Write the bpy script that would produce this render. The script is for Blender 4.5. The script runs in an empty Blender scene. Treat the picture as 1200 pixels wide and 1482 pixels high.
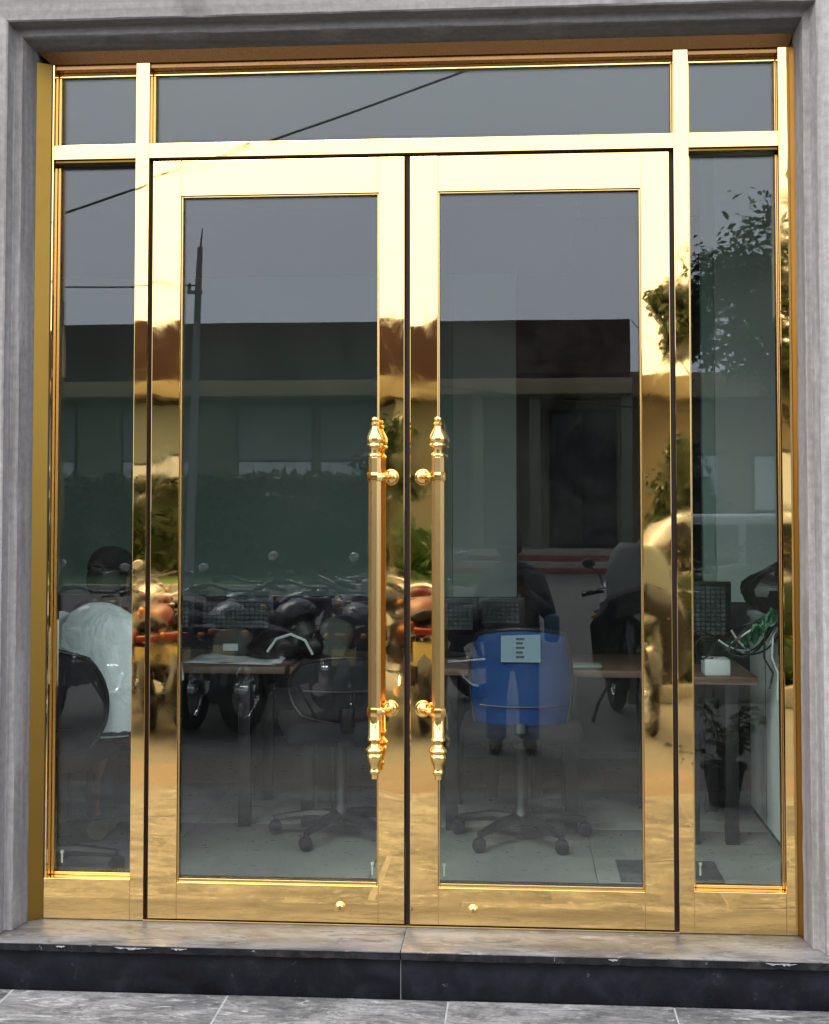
import bpy, bmesh, math, random
from mathutils import Vector, Matrix
import numpy as np
R = math.radians
PI = math.pi
rnd = random.Random(7)

# ------------------------------------------------------------------ camera, sky, sun, exposure
sc = bpy.context.scene
COL = sc.collection
cam_d = bpy.data.cameras.new('camera')
cam_d.sensor_fit = 'AUTO'
cam_d.sensor_width = 36.0
cam_d.lens = 36.0 * 2000.0 / 1482.0
cam_d.shift_y = -92.0 / 1482.0
cam_d.clip_start = 0.05
cam_d.clip_end = 2000.0
cam = bpy.data.objects.new('camera', cam_d)
COL.objects.link(cam)
cam.location = (0.357, -4.34, 1.31)
cam.rotation_euler = (PI / 2 + 0.0413, 0, 0.0767)
sc.camera = cam

SUN_EL, SUN_AZ = R(52), R(205)          # azimuth clockwise from +Y: behind the camera, to its left
world = bpy.data.worlds.new('World')
sc.world = world
world.use_nodes = True
wn, wl = world.node_tree.nodes, world.node_tree.links
wn.clear()
sky = wn.new('ShaderNodeTexSky')
sky.sky_type = 'NISHITA'
sky.sun_disc = False
sky.sun_elevation = SUN_EL
sky.sun_rotation = SUN_AZ
sky.air_density = 1.0
sky.dust_density = 6.0
sky.ozone_density = 1.0
hsv = wn.new('ShaderNodeHueSaturation')
hsv.inputs['Saturation'].default_value = 0.22
wl.new(sky.outputs[0], hsv.inputs['Color'])
over = wn.new('ShaderNodeMix')          # an even white overcast over the clear-sky gradient
over.data_type = 'RGBA'
over.inputs[0].default_value = 0.65
cl_tc = wn.new('ShaderNodeTexCoord')
cl_no = wn.new('ShaderNodeTexNoise')    # soft unevenness of the cloud deck
cl_no.inputs['Scale'].default_value = 3.0
cl_no.inputs['Detail'].default_value = 5.0
wl.new(cl_tc.outputs['Generated'], cl_no.inputs['Vector'])
cl_ra = wn.new('ShaderNodeValToRGB')
cl_ra.color_ramp.elements[0].position = 0.3
cl_ra.color_ramp.elements[0].color = (0.84, 0.86, 0.89, 1)
cl_ra.color_ramp.elements[1].position = 0.7
cl_ra.color_ramp.elements[1].color = (1.0, 1.0, 1.0, 1)
wl.new(cl_no.outputs['Fac'], cl_ra.inputs[0])
cl_mu = wn.new('ShaderNodeMix')
cl_mu.data_type = 'RGBA'
cl_mu.blend_type = 'MULTIPLY'
cl_mu.inputs[0].default_value = 1.0
cl_mu.inputs[6].default_value = (9.0, 9.75, 11.5, 1)
wl.new(cl_ra.outputs[0], cl_mu.inputs[7])
wl.new(cl_mu.outputs[2], over.inputs[7])
wl.new(hsv.outputs[0], over.inputs[6])
bg = wn.new('ShaderNodeBackground')
bg.inputs['Strength'].default_value = 0.15
wl.new(over.outputs[2], bg.inputs['Color'])
wo = wn.new('ShaderNodeOutputWorld')
wl.new(bg.outputs[0], wo.inputs['Surface'])

sun_d = bpy.data.lights.new('sun', 'SUN')
sun_d.energy = 0.9
sun_d.angle = R(25)
sun_d.color = (1.0, 0.96, 0.9)
sun = bpy.data.objects.new('sun', sun_d)
COL.objects.link(sun)
sdir = Vector((math.sin(SUN_AZ) * math.cos(SUN_EL), math.cos(SUN_AZ) * math.cos(SUN_EL), math.sin(SUN_EL)))
sun.rotation_euler = sdir.to_track_quat('Z', 'Y').to_euler()
sun.location = (0, -10, 12)

vs = sc.view_settings
sc.display_settings.display_device = 'sRGB'
vs.view_transform = 'Standard'
vs.look = 'None'
vs.exposure = 1.2
vs.gamma = 1.0
vs.use_curve_mapping = False
cy = sc.cycles
cy.max_bounces = 12
cy.diffuse_bounces = 4
cy.glossy_bounces = 8
cy.transmission_bounces = 6
cy.transparent_max_bounces = 24
cy.caustics_reflective = False
cy.caustics_refractive = False
cy.sample_clamp_indirect = 8.0
cy.use_denoising = True
try:
    cy.denoiser = 'OPENIMAGEDENOISE'
    cy.denoising_input_passes = 'RGB_ALBEDO_NORMAL'
except Exception:
    pass

# ------------------------------------------------------------------ materials
def new_mat(name):
    m = bpy.data.materials.new(name)
    m.use_nodes = True
    nt = m.node_tree
    nt.nodes.clear()
    out = nt.nodes.new('ShaderNodeOutputMaterial')
    return m, nt, out

def nd(nt, typ, **kw):
    n = nt.nodes.new(typ)
    for k, v in kw.items():
        if k.startswith('i_'):
            key = k[2:]
            n.inputs[int(key) if key.isdigit() else key.replace('_', ' ')].default_value = v
        else:
            setattr(n, k, v)
    return n

def coords(nt, scale=(1, 1, 1), rand=True):
    """object coordinates, shifted per object so that alike pieces differ"""
    tc = nd(nt, 'ShaderNodeTexCoord')
    mp = nd(nt, 'ShaderNodeMapping')
    mp.inputs['Scale'].default_value = scale
    if rand:
        oi = nd(nt, 'ShaderNodeObjectInfo')
        cx = nd(nt, 'ShaderNodeCombineXYZ')
        mu = nd(nt, 'ShaderNodeMath', operation='MULTIPLY')
        mu.inputs[1].default_value = 37.0
        nt.links.new(oi.outputs['Random'], mu.inputs[0])
        for k in range(3):
            nt.links.new(mu.outputs[0], cx.inputs[k])
        nt.links.new(cx.outputs[0], mp.inputs['Location'])
    nt.links.new(tc.outputs['Object'], mp.inputs['Vector'])
    return mp.outputs[0]

def ramp(nt, src, stops, interp='LINEAR'):
    r = nd(nt, 'ShaderNodeValToRGB')
    r.color_ramp.interpolation = interp
    e = r.color_ramp.elements
    while len(e) < len(stops):
        e.new(0.5)
    for el, (p, c) in zip(e, stops):
        el.position = p
        el.color = c if len(c) == 4 else (*c, 1)
    nt.links.new(src, r.inputs[0])
    return r.outputs[0]

def noise(nt, vec, scale, detail=4, rough=0.55, dist=0.0):
    n = nd(nt, 'ShaderNodeTexNoise')
    n.inputs['Scale'].default_value = scale
    n.inputs['Detail'].default_value = detail
    n.inputs['Roughness'].default_value = rough
    n.inputs['Distortion'].default_value = dist
    nt.links.new(vec, n.inputs['Vector'])
    return n.outputs['Fac']

def mixc(nt, fac, a, b, mode='MIX'):
    m = nd(nt, 'ShaderNodeMix', data_type='RGBA', blend_type=mode)
    for idx, v in ((0, fac), (6, a), (7, b)):
        if isinstance(v, (int, float)):
            m.inputs[idx].default_value = v
        elif isinstance(v, tuple):
            m.inputs[idx].default_value = (*v, 1) if len(v) == 3 else v
        else:
            nt.links.new(v, m.inputs[idx])
    return m.outputs[2]

def bump(nt, h, strength=0.3, dist=0.01, prev=None):
    b = nd(nt, 'ShaderNodeBump')
    b.inputs['Strength'].default_value = strength
    b.inputs['Distance'].default_value = dist
    nt.links.new(h, b.inputs['Height'])
    if prev is not None:
        nt.links.new(prev, b.inputs['Normal'])
    return b.outputs[0]

def bsdf(nt, out, color=None, rough=0.5, metal=0.0, normal=None, spec=0.5, coat=0.0):
    p = nd(nt, 'ShaderNodeBsdfPrincipled')
    for key, v in (('Base Color', color), ('Roughness', rough), ('Metallic', metal)):
        if v is None:
            continue
        if isinstance(v, tuple):
            p.inputs[key].default_value = (*v, 1) if len(v) == 3 else v
        elif isinstance(v, (int, float)):
            p.inputs[key].default_value = v
        else:
            nt.links.new(v, p.inputs[key])
    p.inputs['Specular IOR Level'].default_value = spec
    p.inputs['Coat Weight'].default_value = coat
    if normal is not None:
        nt.links.new(normal, p.inputs['Normal'])
    nt.links.new(p.outputs[0], out.inputs[0])
    return p

M = {}
def plain(name, color, rough=0.5, metal=0.0, var=0.12, scale=14.0, bstr=0.08, coat=0.0, spec=0.5):
    m, nt, out = new_mat(name)
    v = coords(nt)
    n = noise(nt, v, scale, 5)
    c = mixc(nt, n, tuple(x * (1 - var) for x in color), tuple(min(1, x * (1 + var)) for x in color))
    n2 = noise(nt, v, scale * 7, 3)
    bsdf(nt, out, c, rough, metal, bump(nt, n2, bstr, 0.002), spec, coat)
    M[name] = m
    return m

def stone(name, cols, grain=(1, 1, 1), rough=0.55, scale=5.0, fine=60.0, bstr=0.25, streak=0.0, spots=0.0, spec=0.4, spotcol=(0.75, 0.74, 0.72), famp=0.35):
    m, nt, out = new_mat(name)
    v = coords(nt, grain)
    n = noise(nt, v, scale, 8, 0.62, 0.6)
    c = ramp(nt, n, [(0.32, cols[0]), (0.5, cols[1]), (0.68, cols[2])])
    v2 = coords(nt)
    f = noise(nt, v2, fine, 4, 0.6)
    c = mixc(nt, famp, c, ramp(nt, f, [(0.3, (0.25, 0.25, 0.25)), (0.7, (0.8, 0.8, 0.8))]), 'OVERLAY')
    if streak:
        s = noise(nt, coords(nt, grain), scale * 2.3, 6, 0.7, 1.2)
        c = mixc(nt, ramp(nt, s, [(0.56, (0, 0, 0)), (0.72, (streak,) * 3)]), c, tuple(x * 0.35 for x in cols[0]))
    if spots:
        s = noise(nt, v2, 23.0, 5, 0.7, 0.4)
        c = mixc(nt, ramp(nt, s, [(0.66, (0, 0, 0)), (0.74, (spots,) * 3)]), c, spotcol)
    rv = min(1.0, famp * 3)
    rr = ramp(nt, f, [(0.2, (max(0, rough - 0.12 * rv),) * 3), (0.8, (min(1, rough + 0.15 * rv),) * 3)])
    bsdf(nt, out, c, rr, 0, bump(nt, f, bstr, 0.002, bump(nt, n, bstr * 0.6, 0.006)), spec)
    M[name] = m
    return m

def gold(name, color, rough, wave, wscale, brushed=0.0, grain=(1, 1, 1), patch=1.0):
    m, nt, out = new_mat(name)
    v = coords(nt, grain)
    n = noise(nt, v, wscale, 1.5, 0.4)
    nrm = bump(nt, n, 1.0, wave)
    if brushed:
        b = noise(nt, coords(nt, (400, 400, 4)), 1.0, 2)
        nrm = bump(nt, b, brushed, 0.0005, nrm)
    s = noise(nt, coords(nt), 7.0, 6, 0.7, 1.0)        # wiped, fingered and dusty patches
    rr = ramp(nt, s, [(0.42, (rough,) * 3), (0.58, (rough + 0.03 * patch,) * 3), (0.75, (rough + 0.11 * patch,) * 3)])
    bsdf(nt, out, color, rr, 1.0, nrm)
    M[name] = m
    return m

GOLD = (0.97, 0.635, 0.235)
gold('polished_gold', GOLD, 0.015, 0.0008, 5.0)
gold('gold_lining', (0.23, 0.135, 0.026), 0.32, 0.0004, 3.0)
gold('shaded_gold_lining', (0.30, 0.155, 0.06), 0.25, 0.0004, 3.0)  # gold at the head, its dark downward reflection put into the colour
gold('satin_gold', (0.66, 0.45, 0.18), 0.24, 0.0003, 9.0, 0.15, patch=.3)
gold('cast_gold', (0.92, 0.62, 0.22), 0.09, 0.0006, 40.0, patch=.6)
gold('chrome', (0.85, 0.86, 0.88), 0.04, 0.0, 5.0)
gold('mirror_silver', (0.95, 0.95, 0.95), 0.01, 0.0, 5.0)

def glass(name, tint, r0=0.045, wave=0.00012):
    """clear pane: each face mirrors by Schlick's law, the rest passes straight through"""
    m, nt, out = new_mat(name)
    lw = nd(nt, 'ShaderNodeLayerWeight')
    lw.inputs['Blend'].default_value = 0.5
    pw = nd(nt, 'ShaderNodeMath', operation='POWER')
    pw.inputs[1].default_value = 5.0
    nt.links.new(lw.outputs['Facing'], pw.inputs[0])
    ma = nd(nt, 'ShaderNodeMath', operation='MULTIPLY_ADD')
    ma.inputs[1].default_value = 1 - r0
    ma.inputs[2].default_value = r0
    nt.links.new(pw.outputs[0], ma.inputs[0])
    v = coords(nt)
    nrm = bump(nt, noise(nt, v, 2.5, 1.0, 0.4), 1.0, wave)
    gl = nd(nt, 'ShaderNodeBsdfGlossy')
    gl.inputs['Roughness'].default_value = 0.0
    nt.links.new(nrm, gl.inputs['Normal'])
    tr = nd(nt, 'ShaderNodeBsdfTransparent')
    tr.inputs['Color'].default_value = (*tint, 1)
    mx = nd(nt, 'ShaderNodeMixShader')
    nt.links.new(ma.outputs[0], mx.inputs[0])
    nt.links.new(tr.outputs[0], mx.inputs[1])
    nt.links.new(gl.outputs[0], mx.inputs[2])
    du = noise(nt, coords(nt), 3.0, 7, 0.7, 0.8)          # a faint film of dust and wiping marks
    df = nd(nt, 'ShaderNodeBsdfDiffuse')
    df.inputs['Color'].default_value = (0.7, 0.68, 0.64, 1)
    md_ = nd(nt, 'ShaderNodeMixShader')
    nt.links.new(ramp(nt, du, [(0.45, (0.0005,) * 3), (0.75, (0.006,) * 3)]), md_.inputs[0])
    nt.links.new(mx.outputs[0], md_.inputs[1])
    nt.links.new(df.outputs[0], md_.inputs[2])
    nt.links.new(md_.outputs[0], out.inputs[0])
    M[name] = m
    return m
glass('door_glass', (0.90, 0.94, 0.905), 0.049)
glass('clear_glass', (0.85, 0.9, 0.9))
glass('car_glass', (0.45, 0.5, 0.5))
glass('smoked_screen', (0.35, 0.36, 0.38), 0.06)

def leafmat(name, c1, c2, c3):
    m, nt, out = new_mat(name)
    n = noise(nt, coords(nt), 1.6, 4, 0.6)
    n2 = noise(nt, coords(nt), 25.0, 2)
    c = ramp(nt, n, [(0.3, c1), (0.5, c2), (0.72, c3)])
    c = mixc(nt, 0.5, c, ramp(nt, n2, [(0.3, (0.2, 0.2, 0.2)), (0.7, (0.85, 0.85, 0.85))]), 'OVERLAY')
    bsdf(nt, out, c, 0.45, 0, None, 0.4)
    M[name] = m
leafmat('leaf_green', (0.055, 0.075, 0.03), (0.09, 0.12, 0.045), (0.12, 0.16, 0.06))
leafmat('leaf_far', (0.02, 0.03, 0.01), (0.04, 0.055, 0.015), (0.08, 0.085, 0.025))
leafmat('leaf_dark', (0.015, 0.03, 0.01), (0.03, 0.055, 0.015), (0.06, 0.085, 0.02))
leafmat('leaf_hedge', (0.03, 0.08, 0.015), (0.06, 0.13, 0.025), (0.10, 0.18, 0.04))
leafmat('leaf_brown', (0.05, 0.035, 0.015), (0.09, 0.065, 0.025), (0.16, 0.12, 0.05))
leafmat('petal_red', (0.25, 0.03, 0.02), (0.35, 0.05, 0.03), (0.45, 0.10, 0.05))

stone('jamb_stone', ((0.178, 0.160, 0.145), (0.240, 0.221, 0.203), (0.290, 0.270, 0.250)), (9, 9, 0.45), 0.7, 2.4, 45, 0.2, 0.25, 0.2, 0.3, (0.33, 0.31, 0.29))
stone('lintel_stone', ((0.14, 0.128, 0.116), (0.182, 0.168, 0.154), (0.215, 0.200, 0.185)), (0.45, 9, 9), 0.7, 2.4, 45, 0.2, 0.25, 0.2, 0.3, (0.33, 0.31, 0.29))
def threshold():
    m, nt, out = new_mat('threshold_stone')
    big = noise(nt, coords(nt, (1, 2.2, 1)), 3.4, 8, 0.62, 0.8)
    c = ramp(nt, big, [(0.34, (0.055, 0.051, 0.047)), (0.5, (0.115, 0.108, 0.101)), (0.66, (0.185, 0.176, 0.165))])
    st = noise(nt, coords(nt, (1, 3.0, 1)), 8.0, 7, 0.72, 1.4)
    c = mixc(nt, ramp(nt, st, [(0.53, (0, 0, 0)), (0.64, (.7,) * 3)]), c, (0.035, 0.028, 0.022))
    sc_ = noise(nt, coords(nt, (2.0, 6.0, 1)), 7.0, 6, 0.75, 0.6)
    c = mixc(nt, ramp(nt, sc_, [(0.58, (0, 0, 0)), (0.66, (.55,) * 3)]), c, (0.36, 0.34, 0.31))
    rr = ramp(nt, st, [(0.35, (.30,) * 3), (0.7, (.55,) * 3)])
    bsdf(nt, out, c, rr, 0, bump(nt, st, 0.08, 0.002), 0.28)
    M['threshold_stone'] = m
threshold()
stone('black_granite', ((0.003, 0.003, 0.004), (0.006, 0.006, 0.0085), (0.012, 0.012, 0.016)), (1, 1, 1), 0.5, 9, 220, 0.15, 0, 0.10, 0.12)
stone('nosing_stone', ((0.003, 0.003, 0.004), (0.008, 0.008, 0.009), (0.022, 0.021, 0.02)), (1, 1, 1), 0.6, 14, 120, 0.5, 0, 0.9, 0.12, (0.30, 0.29, 0.27))
stone('chip_stone', ((0.12, 0.115, 0.11), (0.24, 0.235, 0.225), (0.36, 0.35, 0.34)), (1, 1, 1), 0.85, 60, 160, 0.6)
def paving():
    m, nt, out = new_mat('paving_stone')
    v = coords(nt, (1, 2.2, 1))
    big = noise(nt, v, 4.2, 9, 0.68, 0.8)
    c = ramp(nt, big, [(0.34, (0.065, 0.062, 0.06)), (0.46, (0.125, 0.12, 0.114)), (0.54, (0.195, 0.187, 0.177)), (0.68, (0.28, 0.27, 0.255))])
    fine = noise(nt, coords(nt), 60.0, 5, 0.65)
    c = mixc(nt, 0.4, c, ramp(nt, fine, [(0.3, (0.25,) * 3), (0.7, (0.8,) * 3)]), 'OVERLAY')
    dark = noise(nt, coords(nt, (1, 4.0, 1)), 7.0, 8, 0.75, 1.5)          # cleft edges of the slate
    c = mixc(nt, ramp(nt, dark, [(0.53, (0, 0, 0)), (0.56, (.85,) * 3), (0.60, (0, 0, 0))]), c, (0.035, 0.034, 0.035))
    scuff = noise(nt, coords(nt, (1.2, 3.4, 1)), 9.0, 7, 0.75, 0.9)       # pale mortar scuffs
    c = mixc(nt, ramp(nt, scuff, [(0.56, (0, 0, 0)), (0.64, (.85,) * 3)]), c, (0.42, 0.405, 0.38))
    h = mixc(nt, 0.5, big, dark)
    bsdf(nt, out, c, 0.6, 0, bump(nt, fine, 0.3, 0.002, bump(nt, h, 0.5, 0.006)), 0.35)
    M['paving_stone'] = m
paving()
stone('grout', ((0.22, 0.215, 0.21), (0.28, 0.275, 0.265), (0.33, 0.325, 0.315)), (1, 1, 1), 0.85, 8, 120)
plain('joint_grey', (0.10, 0.10, 0.10), 0.9)
stone('street_concrete', ((0.14, 0.134, 0.123), (0.17, 0.165, 0.153), (0.195, 0.189, 0.176)), (1, 1, 1), 0.85, 0.5, 20, 0.3, 0.25)
stone('strip_concrete', ((0.16, 0.128, 0.103), (0.195, 0.16, 0.132), (0.22, 0.184, 0.154)), (1, 1, 1), 0.85, 1.0, 30, 0.3, 0.2)
stone('kerb_stone', ((0.30, 0.27, 0.22), (0.40, 0.37, 0.31), (0.46, 0.43, 0.37)), (1, 1, 1), 0.85, 3, 60)
stone('wall_render', ((0.20, 0.197, 0.195), (0.25, 0.247, 0.244), (0.29, 0.287, 0.284)), (1, 1, 1), 0.85, 1.0, 70)
stone('floor_tile', ((0.225, 0.22, 0.21), (0.245, 0.24, 0.23), (0.265, 0.26, 0.25)), (1, 1, 1), 0.28, 1.5, 30, 0.0, famp=0.04)
stone('dark_floor_tile', ((0.05, 0.05, 0.055), (0.085, 0.085, 0.09), (0.12, 0.12, 0.125)), (1, 2, 1), 0.3, 5.0, 40, 0.02, 0.3, famp=0.15)
plain('inner_wall', (0.55, 0.57, 0.56), 0.8, 0, 0.05, 2.0)
plain('panel_grey_green', (0.45, 0.60, 0.55), 0.7, 0, 0.06, 1.2)
plain('panel_white', (0.76, 0.84, 0.82), 0.6, 0, 0.05, 1.2)
plain('panel_dark', (0.018, 0.02, 0.035), 0.6, 0, 0.2, 3.0)
plain('ceiling_white', (0.7, 0.7, 0.7), 0.9, 0, 0.04, 1.0)
plain('bulkhead_grey', (0.12, 0.12, 0.13), 0.9, 0, 0.04, 1.0)
plain('corridor_dark', (0.05, 0.05, 0.05), 0.8)
plain('rubber_black', (0.012, 0.006, 0.008), 0.6)
plain('desk_wood', (0.17, 0.10, 0.07), 0.4, 0, 0.25, 6.0)
plain('desk_black', (0.012, 0.012, 0.014), 0.5)
plain('cabinet_white', (0.82, 0.85, 0.84), 0.45, 0, 0.03)
plain('paper', (0.70, 0.73, 0.76), 0.8, 0, 0.05, 10)
plain('paper_shaded', (0.24, 0.33, 0.42), 0.8)
plain('plastic_black', (0.010, 0.010, 0.012), 0.35)
plain('bag_black', (0.007, 0.007, 0.008), 0.32, 0, 0.3, 20, 0.8)
plain('bag_green', (0.02, 0.11, 0.06), 0.25, 0, 0.4, 25, 0.9)
plain('fabric_black', (0.012, 0.012, 0.016), 0.9, 0, 0.3, 60, 0.4)
plain('fabric_blue', (0.006, 0.045, 0.185), 0.75, 0, 0.15, 60, 0.3)
plain('fabric_grey_green', (0.09, 0.10, 0.085), 0.9, 0, 0.3, 40, 0.5)
def cloth(name, color):
    m, nt, out = new_mat(name)
    v = coords(nt, (1, 1, .55))
    fold = noise(nt, v, 7.5, 3, 0.5, 1.4)
    weave = noise(nt, coords(nt), 160.0, 2)
    c = mixc(nt, noise(nt, v, 5.0, 4), tuple(x * .93 for x in color), color)
    bsdf(nt, out, c, 0.95, 0, bump(nt, weave, 0.2, 0.001, bump(nt, fold, 0.75, 0.035)), 0.15)
    M[name] = m
cloth('shirt_grey', (0.84, 0.85, 0.87))
plain('jacket_dark', (0.07, 0.075, 0.085), 0.85, 0, 0.3, 20, 0.6)
plain('denim_blue', (0.035, 0.075, 0.20), 0.9, 0, 0.3, 30, 0.6)
plain('denim_light', (0.12, 0.21, 0.34), 0.9, 0, 0.3, 30, 0.6)
plain('trousers_dark', (0.02, 0.02, 0.028), 0.9, 0, 0.3, 30, 0.6)
plain('skin_brown', (0.14, 0.07, 0.04), 0.5, 0, 0.12, 30)
plain('hair_black', (0.008, 0.007, 0.006), 0.6)
plain('shoe_brown', (0.11, 0.085, 0.06), 0.6)
plain('eye_white', (0.7, 0.7, 0.68), 0.25)
plain('lip_brown', (0.13, 0.045, 0.035), 0.4)
plain('paint_red', (0.11, 0.004, 0.004), 0.42, 0, 0.05, 5, 0.0, 0.0, 0.25)
plain('paint_black', (0.010, 0.010, 0.012), 0.22, 0, 0.05, 5, 0.0, 0.6)
plain('paint_white', (0.78, 0.78, 0.76), 0.3, 0, 0.03, 5, 0.0, 0.6)
plain('tyre', (0.014, 0.014, 0.014), 0.8, 0, 0.3, 40, 0.4)
plain('engine_grey', (0.16, 0.155, 0.15), 0.45, 0.6)
plain('plate_yellow', (0.62, 0.50, 0.18), 0.5)
plain('lens_red', (0.22, 0.01, 0.008), 0.15)
plain('lens_amber', (0.7, 0.25, 0.02), 0.15)
plain('lens_clear', (0.75, 0.77, 0.78), 0.08)
plain('car_window', (0.03, 0.032, 0.03), 0.15, 0, 0.1, 14, 0.0, 0.0, 0.3)
plain('fascia_brown', (0.05, 0.019, 0.014), 0.8, 0, 0.4, 0.9)
plain('fascia_cream', (0.36, 0.29, 0.16), 0.75, 0, 0.08, 1.0)
plain('wall_cream', (0.24, 0.235, 0.17), 0.85, 0, 0.1, 0.6)
plain('wall_beige', (0.25, 0.21, 0.14), 0.85, 0, 0.1, 0.6)
plain('blind_pale', (0.24, 0.27, 0.24), 0.8, 0, 0.06, 2)
plain('frame_dark', (0.03, 0.032, 0.03), 0.5)
plain('door_dark', (0.05, 0.06, 0.055), 0.25)
plain('step_red', (0.22, 0.085, 0.06), 0.7, 0, 0.15, 4)
plain('bark', (0.12, 0.09, 0.06), 0.9, 0, 0.35, 12, 0.9)
plain('pole_concrete', (0.22, 0.215, 0.20), 0.85, 0, 0.15, 6)
plain('wire_black', (0.02, 0.02, 0.02), 0.6)
plain('soil', (0.06, 0.04, 0.025), 0.95, 0, 0.4, 30, 0.8)
plain('lawn_green', (0.04, 0.085, 0.014), 0.95, 0, 0.5, 8, 0.8)
plain('terracotta', (0.06, 0.05, 0.042), 0.8)
plain('bolt_pale', (0.75, 0.72, 0.6), 0.3, 0.3)

def screenmat():
    m, nt, out = new_mat('screen')
    v = coords(nt, (1, 1, 1), False)
    br = nd(nt, 'ShaderNodeTexBrick')
    br.inputs['Scale'].default_value = 1.0
    br.offset = 0.0
    br.inputs['Brick Width'].default_value = 0.021
    br.inputs['Row Height'].default_value = 0.019
    br.inputs['Mortar Size'].default_value = 0.0025
    br.inputs['Color1'].default_value = (0.30, 0.36, 0.38, 1)
    br.inputs['Color2'].default_value = (0.16, 0.22, 0.23, 1)
    br.inputs['Mortar'].default_value = (0.01, 0.012, 0.02, 1)
    sx = nd(nt, 'ShaderNodeSeparateXYZ')
    cb = nd(nt, 'ShaderNodeCombineXYZ')
    nt.links.new(v, sx.inputs[0])
    nt.links.new(sx.outputs[0], cb.inputs[0])
    nt.links.new(sx.outputs[2], cb.inputs[1])
    nt.links.new(cb.outputs[0], br.inputs['Vector'])
    em = nd(nt, 'ShaderNodeEmission')
    em.inputs['Strength'].default_value = 0.07
    nz = noise(nt, coords(nt), 9.0, 3, 0.6)
    nt.links.new(mixc(nt, 0.85, br.outputs['Color'], ramp(nt, nz, [(0.35, (0.15, 0.17, 0.2)), (0.65, (1, 1, 0.95))]), 'MULTIPLY'), em.inputs['Color'])
    gl = nd(nt, 'ShaderNodeBsdfPrincipled')
    gl.inputs['Base Color'].default_value = (0.02, 0.02, 0.022, 1)
    gl.inputs['Roughness'].default_value = 0.3
    ad = nd(nt, 'ShaderNodeAddShader')
    nt.links.new(em.outputs[0], ad.inputs[0])
    nt.links.new(gl.outputs[0], ad.inputs[1])
    nt.links.new(ad.outputs[0], out.inputs[0])
    M['screen'] = m
screenmat()

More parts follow.
